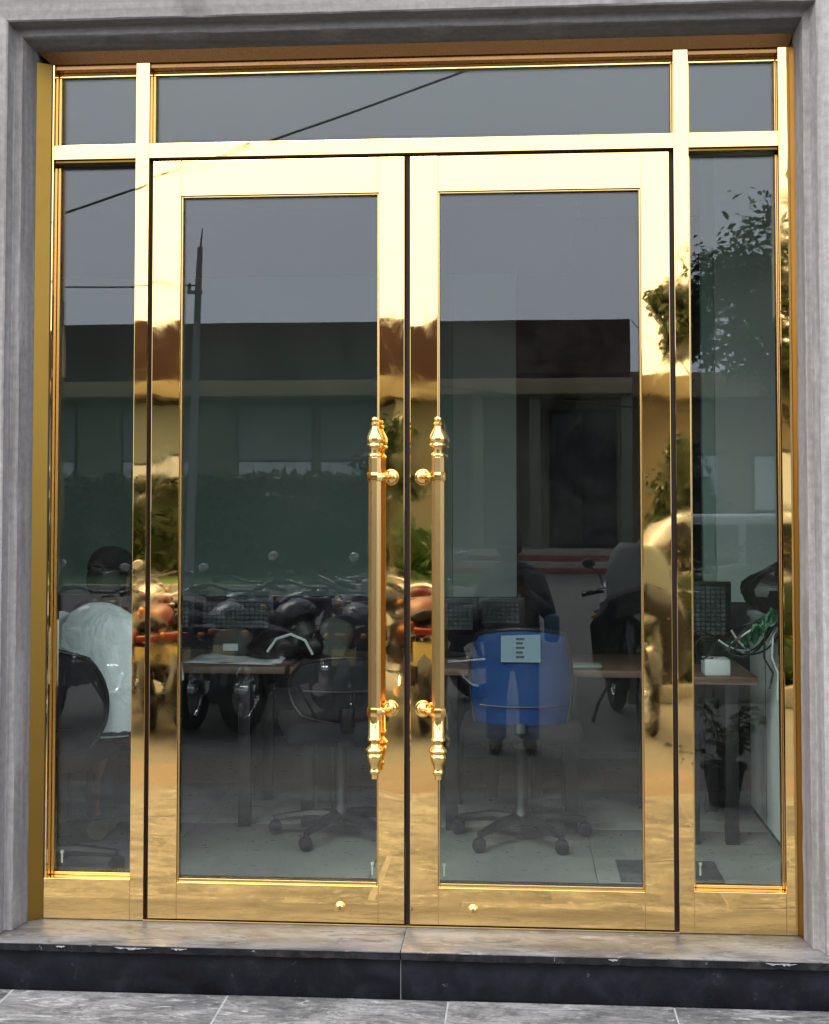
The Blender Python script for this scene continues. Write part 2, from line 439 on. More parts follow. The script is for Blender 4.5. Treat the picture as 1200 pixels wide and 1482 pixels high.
# ------------------------------------------------------------------ mesh helpers
OFF = {}
class MB:
    def __init__(self):
        self.bm = bmesh.new()
    def _join(self, t):
        me = bpy.data.meshes.new('t')
        t.to_mesh(me); t.free()
        self.bm.from_mesh(me)
        bpy.data.meshes.remove(me)
    def box(self, x0, x1, y0, y1, z0, z1, bev=0.0, seg=2, rot=None, piv=None):
        t = bmesh.new()
        bmesh.ops.create_cube(t, size=1)
        for v in t.verts:
            v.co = Vector((x0 + (v.co.x + .5) * (x1 - x0), y0 + (v.co.y + .5) * (y1 - y0), z0 + (v.co.z + .5) * (z1 - z0)))
        if bev:
            bmesh.ops.bevel(t, geom=t.edges[:], offset=bev, segments=seg, profile=0.5, affect='EDGES', clamp_overlap=True)
        if rot is not None:
            p = Vector(piv) if piv else Vector(((x0 + x1) / 2, (y0 + y1) / 2, (z0 + z1) / 2))
            bmesh.ops.rotate(t, verts=t.verts[:], cent=p, matrix=rot)
        self._join(t)
        return self
    def tube(self, pts, rad, n=10, caps=True, flat=None):
        """swept tube; rad may be a list; flat=(sx, sy) squeezes the section"""
        pts = [Vector(p) for p in pts]
        if not isinstance(rad, (list, tuple)):
            rad = [rad] * len(pts)
        bm = self.bm
        up = None
        rings = []
        for i, p in enumerate(pts):
            d = (pts[min(i + 1, len(pts) - 1)] - pts[max(i - 1, 0)])
            d = d.normalized() if d.length > 1e-9 else Vector((0, 0, 1))
            if up is None:
                up = Vector((0, 0, 1)) if abs(d.z) < 0.9 else Vector((0, 1, 0))
            a = d.cross(up)
            if a.length < 1e-6:
                a = d.cross(Vector((1, 0, 0)))
            a.normalize()
            b = a.cross(d).normalized()
            up = b
            sx, sy = flat if flat else (1, 1)
            r = rad[i]
            rx, ry = (r if isinstance(r, (tuple, list)) else (r * sx, r * sy))
            rings.append([bm.verts.new(p + a * (rx * math.cos(2 * PI * k / n)) + b * (ry * math.sin(2 * PI * k / n))) for k in range(n)])
        for i in range(len(rings) - 1):
            for k in range(n):
                bm.faces.new((rings[i][k], rings[i][(k + 1) % n], rings[i + 1][(k + 1) % n], rings[i + 1][k]))
        if caps:
            bm.faces.new(rings[0][::-1])
            bm.faces.new(rings[-1])
        return self
    def lathe(self, prof, origin=(0, 0, 0), axis='Z', n=24, phase=0.0):
        """profile of (radius, height) pairs turned round an axis"""
        bm = self.bm
        o = Vector(origin)
        def pt(r, h, a):
            c, s = r * math.cos(a), r * math.sin(a)
            return o + (Vector((c, s, h)) if axis == 'Z' else Vector((c, h, s)) if axis == 'Y' else Vector((h, c, s)))
        rings = []
        for r, h in prof:
            if r < 1e-6:
                rings.append([bm.verts.new(pt(0, h, 0))])
            else:
                rings.append([bm.verts.new(pt(r, h, phase + 2 * PI * k / n)) for k in range(n)])
        for A, B in zip(rings, rings[1:]):
            for k in range(n):
                a0, a1 = A[k % len(A)], A[(k + 1) % len(A)]
                b0, b1 = B[k % len(B)], B[(k + 1) % len(B)]
                vs_ = []
                for v in (a0, a1, b1, b0):
                    if v not in vs_:
                        vs_.append(v)
                if len(vs_) > 2:
                    try:
                        bm.faces.new(vs_)
                    except ValueError:
                        pass
        for A in (rings[0], rings[-1]):
            if len(A) > 2:
                try:
                    bm.faces.new(A)
                except ValueError:
                    pass
        return self
    def ball(self, c, r, n=16, m=10, rot=None):
        rx, ry, rz = r if isinstance(r, (tuple, list)) else (r, r, r)
        t = bmesh.new()
        bmesh.ops.create_uvsphere(t, u_segments=n, v_segments=m, radius=1)
        for v in t.verts:
            q = Vector((v.co.x * rx, v.co.y * ry, v.co.z * rz))
            if rot is not None:
                q = rot @ q
            v.co = q + Vector(c)
        self._join(t)
        return self
    def torus(self, c, R_, r, axis='Y', n=28, m=10, a0=0.0, a1=2 * PI, flat=1.0):
        bm = self.bm
        c = Vector(c)
        full = abs(a1 - a0) > 2 * PI - 1e-3
        N = n if full else n + 1
        rings = []
        for i in range(N):
            a = a0 + (a1 - a0) * i / n
            ring = []
            for k in range(m):
                b = 2 * PI * k / m
                rr = R_ + r * math.cos(b)
                h = r * flat * math.sin(b)
                p = Vector((rr * math.cos(a), h, rr * math.sin(a))) if axis == 'Y' else \
                    Vector((rr * math.cos(a), rr * math.sin(a), h)) if axis == 'Z' else Vector((h, rr * math.cos(a), rr * math.sin(a)))
                ring.append(bm.verts.new(c + p))
            rings.append(ring)
        for i in range(N if full else N - 1):
            A, B = rings[i], rings[(i + 1) % N]
            for k in range(m):
                bm.faces.new((A[k], A[(k + 1) % m], B[(k + 1) % m], B[k]))
        if not full:
            bm.faces.new(rings[0]); bm.faces.new(rings[-1][::-1])
        return self
    def prism(self, poly, y0, y1, plane='XZ', bev=0.0):
        """polygon extruded across the third axis"""
        t = bmesh.new()
        def pt(a, b, h):
            return (a, h, b) if plane == 'XZ' else (a, b, h) if plane == 'XY' else (h, a, b)
        A = [t.verts.new(pt(a, b, y0)) for a, b in poly]
        B = [t.verts.new(pt(a, b, y1)) for a, b in poly]
        n = len(poly)
        t.faces.new(A); t.faces.new(B[::-1])
        for k in range(n):
            t.faces.new((A[k], B[k], B[(k + 1) % n], A[(k + 1) % n]))
        bmesh.ops.recalc_face_normals(t, faces=t.faces[:])
        if bev:
            bmesh.ops.bevel(t, geom=t.edges[:], offset=bev, segments=2, profile=0.5, affect='EDGES', clamp_overlap=True)
        self._join(t)
        return self
    def build(self, name, mat, parent=None, smooth=35, recalc=True):
        off = OFF.get(parent.name, Vector()) if parent else Vector()
        if recalc:
            bmesh.ops.recalc_face_normals(self.bm, faces=self.bm.faces[:])
        me = bpy.data.meshes.new(name)
        if off.length:
            bmesh.ops.translate(self.bm, verts=self.bm.verts[:], vec=-off)
        self.bm.to_mesh(me); self.bm.free()
        me.materials.append(M[mat])
        if smooth:
            for p in me.polygons:
                p.use_smooth = True
            me.set_sharp_from_angle(angle=R(smooth))
        o = bpy.data.objects.new(name, me)
        COL.objects.link(o)
        if parent:
            o.parent = parent
            OFF[o.name] = off
        return o

def thing(name, label, cat, loc=(0, 0, 0), group=None, local=False):
    o = bpy.data.objects.new(name, None)
    o.empty_display_size = 0.1
    COL.objects.link(o)
    o.location = loc
    o['label'] = label
    o['category'] = cat
    if group:
        o['group'] = group
    OFF[o.name] = Vector() if local else Vector(loc)
    return o

def tag(o, label, cat, group=None):
    o['label'] = label; o['category'] = cat
    if group:
        o['group'] = group
    return o

def struct(o):
    o['kind'] = 'structure'
    return o

def copy_tree(o, parent=None):
    c = o.copy()
    COL.objects.link(c)
    if parent:
        c.parent = parent
    for ch in list(o.children):
        copy_tree(ch, c)
    return c

def pydata(name, verts, faces, mat, parent=None, smooth=False):
    off = OFF.get(parent.name, Vector()) if parent else Vector()
    me = bpy.data.meshes.new(name)
    me.from_pydata([(v[0] - off.x, v[1] - off.y, v[2] - off.z) for v in verts], [], faces)
    me.materials.append(M[mat])
    if smooth:
        for p in me.polygons:
            p.use_smooth = True
    o = bpy.data.objects.new(name, me)
    COL.objects.link(o)
    if parent:
        o.parent = parent
        OFF[o.name] = off
    return o

def leaves(points, size, rg, elong=2.0, droop=0.3):
    """pointed, slightly folded leaves at the given points"""
    V, F = [], []
    for p in points:
        a = rg.uniform(0, 2 * PI)
        e = rg.gauss(-droop, 0.5)
        d = Vector((math.cos(a) * math.cos(e), math.sin(a) * math.cos(e), math.sin(e)))
        s = d.cross(Vector((rg.uniform(-1, 1), rg.uniform(-1, 1), rg.uniform(0.2, 1))))
        if s.length < 1e-3:
            continue
        s.normalize()
        n = s.cross(d)
        L = size * rg.uniform(0.65, 1.3)
        w = L / elong / 2
        p = Vector(p)
        b = len(V)
        V += [p, p + d * L * .45 + s * w + n * w * .3, p + d * L, p + d * L * .45 - s * w + n * w * .3]
        F += [(b, b + 1, b + 2), (b, b + 2, b + 3)]
    return V, F

# ------------------------------------------------------------------ the facade wall and its stone surround
wall = bpy.data.objects.new('wall', None); COL.objects.link(wall); struct(wall); OFF['wall'] = Vector()
for nm, b in (('wall_segment', (-9, -1.45, -.19, .18, -.30, 6.5)), ('wall_segment', (1.45, 9, -.19, .18, -.30, 6.5)), ('wall_segment', (-1.45, 1.45, -.19, .18, 3.02, 6.5))):
    MB().box(*b).build(nm, 'wall_render', wall, 0)

surround = thing('door_surround', 'grey stone door surround with stepped moulding framing the whole golden entrance', 'door surround', (0, -.2, 0))
XL, XR, ZT = -1.1595, 1.196, 2.743      # edges of the frame itself; the stone splays out from it
OFFS = {'L': (.0395, .052, .077, .081), 'R': (.0095, .016, .035, .048), 'T': (.0315, .048, .073, .081)}
YS = (-.030, -.130, -.185)
def arch_profile(k):
    a, b, c, d = OFFS[k]
    return [(a, .05), (a, YS[0]), (b, YS[1] + .004), (b + .004, YS[1]), (c - .003, YS[1]), (c, YS[1] - .003), (d - .002, YS[2] + .004), (d + .003, YS[2]), (d + .165, YS[2]), (d + .168, YS[2] - .004), (d + .171, YS[2] - .016), (d + .176, YS[2] - .02), (d + .36, YS[2] - .02), (d + .36, .05)]
def moulding(k):
    m = MB(); bm = m.bm
    rows = []
    L_, R_, T_ = arch_profile('L'), arch_profile('R'), arch_profile('T')
    n = len(T_)
    top_l = [(XL - L_[q][0], T_[q][1], ZT + T_[q][0]) for q in range(n)]
    top_r = [(XR + R_[q][0], T_[q][1], ZT + T_[q][0]) for q in range(n)]
    if k == 'T':
        A, B = top_l, top_r
    elif k == 'L':
        A, B = [(x, y, .0015) for x, y, z in top_l], top_l
    else:
        A, B = [(x, y, .0015) for x, y, z in top_r], top_r
    # many cross-sections, so that the arrises can be a little uneven
    N = 60
    rg = random.Random(ord(k))
    for i in range(N + 1):
        u = i / N
        row = []
        for q in range(n):
            p = Vector(A[q]).lerp(Vector(B[q]), u)
            if 0 < i < N:
                p += Vector((rg.gauss(0, .0005), rg.gauss(0, .0005), rg.gauss(0, .0005)))
            row.append(bm.verts.new(p))
        rows.append(row)
    for a, b in zip(rows, rows[1:]):
        for q in range(n):
            bm.faces.new((a[q], a[(q + 1) % n], b[(q + 1) % n], b[q]))
    bm.faces.new(rows[0]); bm.faces.new(rows[-1][::-1])
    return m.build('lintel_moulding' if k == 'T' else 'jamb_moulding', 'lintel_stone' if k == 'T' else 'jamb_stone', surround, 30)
for k in 'LRT':
    moulding(k)

# ------------------------------------------------------------------ threshold step, pavement, street
step = bpy.data.objects.new('threshold_step', None); COL.objects.link(step); struct(step); OFF['threshold_step'] = Vector()
for x0, x1 in ((-2.2, -0.0015), (0.0015, 2.2)):
    MB().box(x0, x1, -.2385, .16, -.0035, 0.0, .001).build('threshold_slab', 'threshold_stone', step)
    # chipped dark nosing: a thin strip with an uneven lower edge
    m = MB(); bm = m.bm
    N = 110
    top, bot, tb, bb = [], [], [], []
    for k in range(N + 1):
        x = x0 + (x1 - x0) * k / N
        dz = rnd.uniform(0, .0035) if rnd.random() < .4 else rnd.uniform(0, .001)
        dy = rnd.uniform(0, .004) if rnd.random() < .35 else rnd.uniform(0, .0012)
        top.append(bm.verts.new((x, -.240 + dy, -.0038))); bot.append(bm.verts.new((x, -.241 + dy * .6, -.024 + dz)))
        tb.append(bm.verts.new((x, -.215, -.0038))); bb.append(bm.verts.new((x, -.215, -.024)))
    for k in range(N):
        bm.faces.new((top[k], top[k + 1], bot[k + 1], bot[k])); bm.faces.new((tb[k], tb[k + 1], top[k + 1], top[k])); bm.faces.new((bot[k], bot[k + 1], bb[k + 1], bb[k]))
    m.build('nosing', 'nosing_stone', step, 20)
    MB().box(x0, x1, -.222, -.20, -.145, -.0242, .001).build('riser_slab', 'black_granite', step)
MB().box(-2.2, 2.2, -.199, .16, -.145, -.0042).build('bed', 'grout', step, 0)
for cx_, wd in ((-.80, .11), (-.66, .05), (1.10, .09), (.62, .03), (-1.02, .03)):      # chipped lengths of the edge
    m = MB(); bm = m.bm
    g0 = []
    for q in range(13):
        u = q / 12
        e = math.sin(PI * u)
        x = cx_ + wd * (u - .5)
        g0.append((bm.verts.new((x, -.2425 - rnd.uniform(0, .0008), -.0045 - rnd.uniform(0, .002))), bm.verts.new((x + rnd.uniform(-.002, .002), -.2428, -.006 - .0075 * math.sqrt(e) * rnd.uniform(.15, 1))), bm.verts.new((x, -.236, -.008))))
    for a, b in zip(g0, g0[1:]):
        bm.faces.new((a[0], b[0], b[1], a[1])); bm.faces.new((a[1], b[1], b[2], a[2])); bm.faces.new((a[2], b[2], b[0], a[0]))
    m.build('chipped_edge', 'chip_stone', step, 0)
MB().box(-.0012, .0012, -.2235, -.2, -.145, -.0275).build('joint', 'joint_grey', step, 0)

pave = bpy.data.objects.new('pavement', None); COL.objects.link(pave); struct(pave); OFF['pavement'] = Vector()
MB().box(-9, 9, -2.74, -.226, -.295, -.1446).build('bed', 'grout', pave, 0)
T = .655
ys = [-.224, -.80, -1.44, -2.09, -2.735]
for r_ in range(4):
    for i in range(-9, 10):
        x0 = .14 + T * i + (.0 if r_ == 0 else rnd.uniform(-.01, .01)) + (.32 if r_ % 2 else 0)
        dz = rnd.uniform(-.0015, .0015)
        MB().box(x0 + .003, x0 + T - .003, ys[r_ + 1] + .003, ys[r_] - .003, -.170, -.143 + dz, .002).build('paving_slab', 'paving_stone', pave)

street = struct(MB().box(-300, 300, -300, 60, -.60, -.300).build('street', 'street_concrete', None, 0))
strip = struct(MB().box(-9, 9, -4.25, -2.745, -.299, -.294, .001).build('gutter_strip', 'strip_concrete', None, 0))
# kerb in front of the far lawn, the lawn itself
kerb = bpy.data.objects.new('kerb', None); COL.objects.link(kerb); struct(kerb); OFF['kerb'] = Vector()
for i in range(24):
    x0 = -24 + i * 1.0
    MB().box(x0 + .01, x0 + .99, -20.62, -20.45, -.30, -.14 + rnd.uniform(-.004, .004), .015).build('kerb_block', 'kerb_stone', kerb)
struct(MB().box(-24, 0, -26.2, -20.62, -.30, -.17).build('lawn', 'lawn_green', None, 0))

# ------------------------------------------------------------------ the golden frame
frame = thing('entrance_frame', 'polished gold fixed frame with transom and side panes around the double doors', 'door frame', (0, 0, 0))
def bar(name, x0, x1, y0, y1, z0, z1, parent, mat='polished_gold', bev=.0012):
    return MB().box(x0, x1, y0, y1, z0, z1, bev).build(name, mat, parent, 0)
DY = .062                               # how deep the fixed panes sit
# linings of the stone recess
a = OFFS['L'][0]
MB().prism([(XL, .12), (XL, 0), (XL - a, -.0305), (XL - a, .12)], .001, ZT + .0005, 'XY').build('jamb_lining', 'gold_lining', frame, 0)
a = OFFS['R'][0]
MB().prism([(XR, .12), (XR, 0), (XR + a, -.0305), (XR + a, .12)], .001, ZT + .0005, 'XY').build('jamb_lining', 'gold_lining', frame, 0)
a = OFFS['T'][0]
m = MB(); bm = m.bm                       # head lining, mitred at both ends
P8 = []
for x0, k in ((XL, 'L'), (XR, 'R')):
    sg = -1 if k == 'L' else 1
    P8.append([bm.verts.new(p) for p in ((x0, .12, ZT), (x0, 0, ZT), (x0 + sg * OFFS[k][0], -.0305, ZT + a), (x0 + sg * OFFS[k][0], .12, ZT + a))])
for q in range(4):
    bm.faces.new((P8[0][q], P8[0][(q + 1) % 4], P8[1][(q + 1) % 4], P8[1][q]))
bm.faces.new(P8[0]); bm.faces.new(P8[1][::-1])
m.build('head_lining', 'shaded_gold_lining', frame, 0)
# mullions and transoms
bar('mullion', -.880, -.836, 0, .10, 0.002, 2.7425, frame)
bar('mullion', .838, .884, 0, .10, 0.002, 2.7425, frame)
bar('dark_seam', -1.1588, -1.1560, -.0012, .004, .130, 2.7415, frame, 'rubber_black', 0)
bar('side_bar', -1.1506, -.8803, .0006, .10, 2.431, 2.478, frame)
bar('side_bar', .8843, 1.1617, .0006, .10, 2.431, 2.478, frame)
bar('transom_bar', -.8357, .8377, .0006, .10, 2.431, 2.478, frame)
bar('side_post', 1.162, 1.1957, .0, .10, 0.002, 2.7425, frame)
bar('side_post', -1.1592, -1.151, .0006, .10, .1285, 2.7425, frame)
bar('bottom_rail', -1.1590, -.8803, .0006, .10, .002, .128, frame)
bar('bottom_rail', .8843, 1.1617, .0006, .10, .002, .128, frame)
for x0, x1 in ((-1.150, -.8803), (-.8357, .8377), (.8843, 1.1617)):
    bar('head_bar', x0, x1, .012, .10, 2.728, 2.7425, frame, 'shaded_gold_lining')
    bar('glazing_bead', x0 + .001, x1 - .001, .046, .058, 2.713, 2.7275, frame)
# panes, each with glazing beads on the sides and bottom
PANES = [(-1.150, -.8803, 2.4785, 2.7275), (-.8357, .8377, 2.4785, 2.7275), (.8843, 1.1617, 2.4785, 2.7275), (-1.150, -.8803, .1285, 2.4305), (.8843, 1.1617, .1285, 2.4305)]
for i, (x0, x1, z0, z1) in enumerate(PANES):
    bar('glazing_bead', x0 + .001, x1 - .001, .012, .058, z1 - .0085, z1 - .0008, frame, 'gold_lining') if i > 2 else None
    for a, b in ((x0, x0 + .009), (x1 - .004, x1)):
        bar('glazing_bead', a + .0004, b - .0004, .044, .058, z0 + .001, z1 - .016, frame, 'satin_gold')
    bar('glazing_bead', x0 + .010, x1 - .005, .044, .058, z0 + .0005, z0 + .009, frame, 'satin_gold')
    MB().box(x0 + .002, x1 - .002, .060, .070, z0 + .002, z1 - .002).build('glass_pane', 'door_glass', frame, 0)
for x in (-1.128, .912):
    MB().lathe([(0, 0), (.004, 0), (.004, .03), (.0065, .031), (.0065, .04), (0, .042)], (x, .085, .155), 'Z', 10).build('latch_pin', 'bolt_pale', frame)
# dark rubber seals seen through the gaps round the doors
for x0, x1 in ((-.8355, -.8215), (.8235, .8375), (-.0075, .0085)):
    bar('rubber_seal', x0, x1, .03, .045, .004, 2.43, frame, 'rubber_black', 0)
bar('rubber_seal', -.8213, -.0078, .03, .045, 2.4195, 2.4303, frame, 'rubber_black', 0)
bar('rubber_seal', .0088, .8233, .03, .045, 2.4195, 2.4303, frame, 'rubber_black', 0)
bar('sill_strip', -.8355, .8375, -.004, .09, .0008, .0052, frame, 'satin_gold', .0005)

# ------------------------------------------------------------------ the two door leaves
def door_leaf(label, xo, xg0, xg1, xi, side):
    """xo outer edge, xg0..xg1 glass, xi inner edge; side -1 left leaf, +1 right leaf"""
    d = thing('door_leaf', label, 'door', (xo, 0, 0.008), 'leaves of the golden double door')
    lo, hi = min(xo, xi), max(xo, xi)
    ga, gb = xg0 - .0055, xg1 + .0055
    Y0, Y1 = -.003, .05
    bar('stile', lo, ga - .0004, Y0, Y1, .010, 2.4185, d)
    bar('stile', gb + .0004, hi, Y0, Y1, .010, 2.4185, d)
    bar('top_rail', ga, gb, Y0 + .0006, Y1, 2.305, 2.4185, d)
    bar('bottom_rail', ga, gb, Y0 + .0006, Y1, .010, .124, d)
    z0, z1 = .1245, 2.3045
    for a, b in ((ga, ga + .0055), (gb - .0055, gb)):
        bar('glazing_bead', a + .0002, b, .004, .016, z0 + .0005, z1, d, 'satin_gold')
    bar('glazing_bead', ga + .006, gb - .006, .003, .016, z0 + .0002, z0 + .011, d, 'satin_gold')
    bar('glazing_bead', ga + .006, gb - .006, .004, .016, z1 - .005, z1 - .0002, d, 'satin_gold')
    MB().box(ga + .001, gb - .001, .018, .028, z0 + .001, z1 - .001).build('glass_pane', 'door_glass', d, 0)
    # floor lock
    lx = -.208 if side < 0 else .206
    lk = MB().lathe([(0, -.012), (.006, -.012), (.0085, -.010), (.0145, -.008), (.0165, -.004), (.0165, .001)], (lx, Y0, .060), 'Y', 28).build('lock_cylinder', 'cast_gold', d)
    MB().box(lx - .0012, lx + .0012, Y0 - .0135, Y0 - .0122, .054, .066).build('key_slot', 'rubber_black', lk, 0)
    px = xg1 - .016 if side < 0 else xg0 + .010
    MB().lathe([(0, 0), (.0035, 0), (.0035, .03), (.0062, .031), (.0062, .038), (0, .040)], (px, .036, .150), 'Z', 10).build('latch_pin', 'bolt_pale', d)
    # pull handle
    hx = -.0935 if side < 0 else .1025
    rx = -.051 if side < 0 else .0505
    hy = -.078
    W_ = .0205
    h = MB().lathe([(W_ * .9, .64), (W_, .645), (W_, 1.458), (W_ * .9, 1.463)], (hx, hy, 0), 'Z', 8, PI / 8).build('pull_handle', 'satin_gold', d, 20)
    # upper finial
    MB().lathe([(r_ * .95, 1.585 - (1.585 - q) * .80) for r_, q in [(.016, 1.428), (.0225, 1.430), (.0235, 1.436), (.0215, 1.442), (.0165, 1.446), (.0165, 1.456), (.020, 1.466), (.0265, 1.469), (.0285, 1.474), (.0265, 1.480), (.0250, 1.482), (.0275, 1.490), (.0285, 1.500), (.0265, 1.512), (.0215, 1.524), (.0165, 1.535), (.0125, 1.543), (.0120, 1.548), (.0150, 1.551), (.0155, 1.558), (.0130, 1.562), (.0095, 1.565), (.0120, 1.569), (.0125, 1.577), (.0100, 1.583), (0, 1.585)]], (hx, hy, 0), 'Z', 12, PI / 12).build('finial', 'cast_gold', h, 35)
    # lower finial
    MB().lathe([(.0185, .655), (.0195, .650), (.0195, .600), (.0225, .597), (.0225, .590), (.0185, .587), (.0150, .580), (.0165, .574), (.0215, .570), (.0275, .563), (.0290, .557), (.0255, .551),
                (.0215, .549), (.0240, .545), (.0250, .538), (.0235, .529), (.0200, .520), (.0165, .513), (.0150, .500), (.0165, .497), (.0170, .490), (.0155, .487), (.0120, .485), (.0115, .472), (0, .470)],
               (hx, hy, 0), 'Z', 24).build('finial', 'cast_gold', h, 50)
    # two cranked brackets with round roses on the stile
    for z in (1.399, .676):
        m = MB()
        m.lathe([(0, Y0 - .017), (.010, Y0 - .0165), (.016, Y0 - .014), (.0195, Y0 - .012), (.0205, Y0 - .014), (.0235, Y0 - .0135), (.0255, Y0 - .009), (.0260, Y0 - .002), (.0262, Y0 + .0005)], (rx, 0, z), 'Y', 32)
        m.tube([(rx, Y0 - .008, z), (rx, Y0 - .03, z), (rx + (hx - rx) * .12, Y0 - .048, z), (rx + (hx - rx) * .45, hy + .008, z), (rx + (hx - rx) * .8, hy, z), (hx, hy, z)], [.0095, .0085, .0095, .0105, .0115, .012], 14)
        m.lathe([(.0215, z - .014), (.0245, z - .013), (.0255, z - .009), (.0255, z + .009), (.0245, z + .013), (.0215, z + .014)], (hx, hy, 0), 'Z', 8, PI / 8)
        m.build('bracket', 'cast_gold', h, 40)
    return d
door_leaf('left leaf of the gold double door, nearer the seated person in the cap', -.8210, -.7235, -.0955, -.0085, -1)
door_leaf('right leaf of the gold double door, showing the blue office chair behind its glass', .8225, .1030, .7285, .0095, 1)

# ------------------------------------------------------------------ the room behind
floor = bpy.data.objects.new('floor', None); COL.objects.link(floor); struct(floor); OFF['floor'] = Vector()
MB().box(-3.2, 3.2, .162, 7.0, -.06, -.010).build('bed', 'grout', floor, 0)
for i in range(8):
    MB().box(-3.19 + i * .8 + .0015, -3.19 + (i + 1) * .8 - .0015, .165, .558, -.012, -.0005, .001).build('border_tile', 'dark_floor_tile', floor)
for r_ in range(7):
    for i in range(8):
        x0 = -3.55 + i * .8 + .17
        y0 = .56 + r_ * .8
        MB().box(x0 + .0015, x0 + .7985, y0 + .0015, y0 + .7985, -.012, -.0003 + rnd.uniform(-.0004, 0), .001).build('tile', 'floor_tile', floor)
room = bpy.data.objects.new('inner_wall', None); COL.objects.link(room); struct(room); OFF['inner_wall'] = Vector()
for b in ((-3.35, -3.2, .18, 7.0, -.06, 2.95), (3.2, 3.35, .18, 7.0, -.06, 2.95), (-3.35, 3.35, 7.0, 7.15, -.06, 2.95)):
    MB().box(*b).build('wall_segment', 'inner_wall', room, 0)
for b in ((-3.2, -1.45, .181, .30, -.0, 2.95), (1.45, 3.2, .181, .30, -.0, 2.95), (-1.45, 1.45, .181, .30, 2.78, 2.95)):
    MB().box(*b).build('wall_segment', 'inner_wall', room, 0)
ceil_ = struct(MB().box(-3.35, 3.35, .18, 7.15, 2.95, 3.05).build('ceiling', 'ceiling_white', None, 0))
bulk = struct(MB().box(-3.19, .62, 1.7, 3.44, 2.62, 2.949, .003).build('ceiling_bulkhead', 'bulkhead_grey', None))
part = thing('partition_wall', 'pale grey partition wall with dark lower panels standing behind the desks', 'partition', (0, 3.5, 0))
MB().box(-3.19, -.030, 3.50, 3.58, .795, 2.948, .002).build('upper_panel', 'panel_grey_green', part)
MB().box(-.027, .333, 3.485, 3.58, .795, 2.948, .002).build('upper_panel', 'panel_white', part)
MB().box(-3.19, .333, 3.51, 3.575, .0, .792, .002).build('lower_panel', 'panel_dark', part)
MB().box(.336, 1.372, 3.52, 3.57, 2.06, 2.948, .002).build('door_header', 'corridor_dark', part)
part = thing('partition_wall', 'white partition panel at the right, behind the monitor and the white cabinet', 'partition', (1.9, 2.2, 0))
MB().box(1.205, 1.262, 2.20, 2.26, .862, 2.948, .002).build('edge_post', 'panel_grey_green', part)
MB().box(1.264, 3.19, 2.19, 2.26, .862, 2.948, .002).build('upper_panel', 'panel_white', part)
MB().box(1.205, 3.19, 2.205, 2.255, .0, .86, .002).build('lower_panel', 'panel_dark', part)
struct(MB().box(-1.5, 3.0, 5.6, 5.7, 0.0, 2.94).build('corridor_back_wall', 'corridor_dark', None, 0))

def desk(label, x0, x1, y0, y1, h, legs):
    d = thing('desk', label, 'desk', ((x0 + x1) / 2, (y0 + y1) / 2, 0), 'desks in a row behind the glass')
    MB().box(x0, x1, y0, y1, h - .028, h, .003).build('desk_top', 'desk_wood', d)
    for lx in legs:
        for ly in (y0 + .05, y1 - .09):
            MB().box(lx, lx + .05, ly, ly + .05, 0.0, h - .029, .003).build('leg', 'desk_black', d)
    MB().box(legs[0] + .055, legs[-1] - .005, y1 - .07, y1 - .05, .24, h - .03, .002).build('modesty_panel', 'desk_black', d)
    return d
desk('wooden desk nearest the seated person, with a white paper sheet on it', -1.62, -.60, 1.24, 1.90, .655, (-1.56, -.80))
desk('wooden desk behind the black office chair, with a folded jacket on it', -.58, .16, 1.24, 1.86, .655, (-.54, .05))
desk('wooden desk beside the blue office chair, with a small clear packet on it', .48, .98, 1.22, 1.84, .655, (.53, .86))
desk('wooden desk with a white box and a monitor, beside the white cabinet', .99, 1.265, 1.08, 1.80, .650, (.995, 1.145))

def monitor(label, x, y, zb, w, hgt, yaw=0.0):
    t = thing('monitor', label, 'monitor', (x, y, zb), 'monitors on the desks', local=True)
    MB().box(-w / 2, w / 2, -.012, .022, .09, .09 + hgt, .004).build('bezel', 'plastic_black', t)
    MB().box(-w / 2 + .022, w / 2 - .022, -.0145, -.0123, .115, .09 + hgt - .022).build('screen', 'screen', t, 0)
    m = MB(); m.box(-.025, .025, .0225, .05, .01, .22, .004); m.lathe([(0, 0), (.10, 0), (.10, .006), (.03, .012), (0, .012)], (0, .03, 0), 'Z', 20)
    m.build('stand', 'plastic_black', t)
    t.rotation_euler.z = yaw
monitor('monitor with a grid on its screen, right behind the white paper sheet', -.90, 1.72, .655, .34, .165)
monitor('monitor at the far left end of the desks, cut by the door stile', -1.24, 1.74, .655, .30, .165)
monitor('monitor with a grid on its screen, above the blue chair back', .02, 1.70, .655, .30, .165)
monitor('small monitor above the blue chair, its grid screen next to the dark doorway', .265, 2.05, .655, .22, .145)
monitor('monitor with a grid on its screen, beside the white cabinet', 1.09, 1.60, .650, .30, .25)

# a second, far row that carries the monitor standing behind the gap between the desks
desk('long dark desk in the second row behind the gap between the front desks', .18, .46, 1.88, 2.3, .655, (.20, .40))

# paper, bags, box
sheet = MB(); bm = sheet.bm
g = [[bm.verts.new((-1.05 + .40 * i / 10 + .03 * j / 8, 1.34 + .24 * j / 8 - .05 * (i / 10), .659 + .008 * math.sin(i * 1.1) * math.sin(j * .9) + .010 * (j / 8) ** 2)) for j in range(9)] for i in range(11)]
for i in range(10):
    for j in range(8):
        bm.faces.new((g[i][j], g[i + 1][j], g[i + 1][j + 1], g[i][j + 1]))
o = sheet.build('paper_sheet', 'paper', None, 60)
md = o.modifiers.new('thickness', 'SOLIDIFY'); md.thickness = .0015
tag(o, 'large rumpled white sheet of paper lying on the left desk', 'paper')

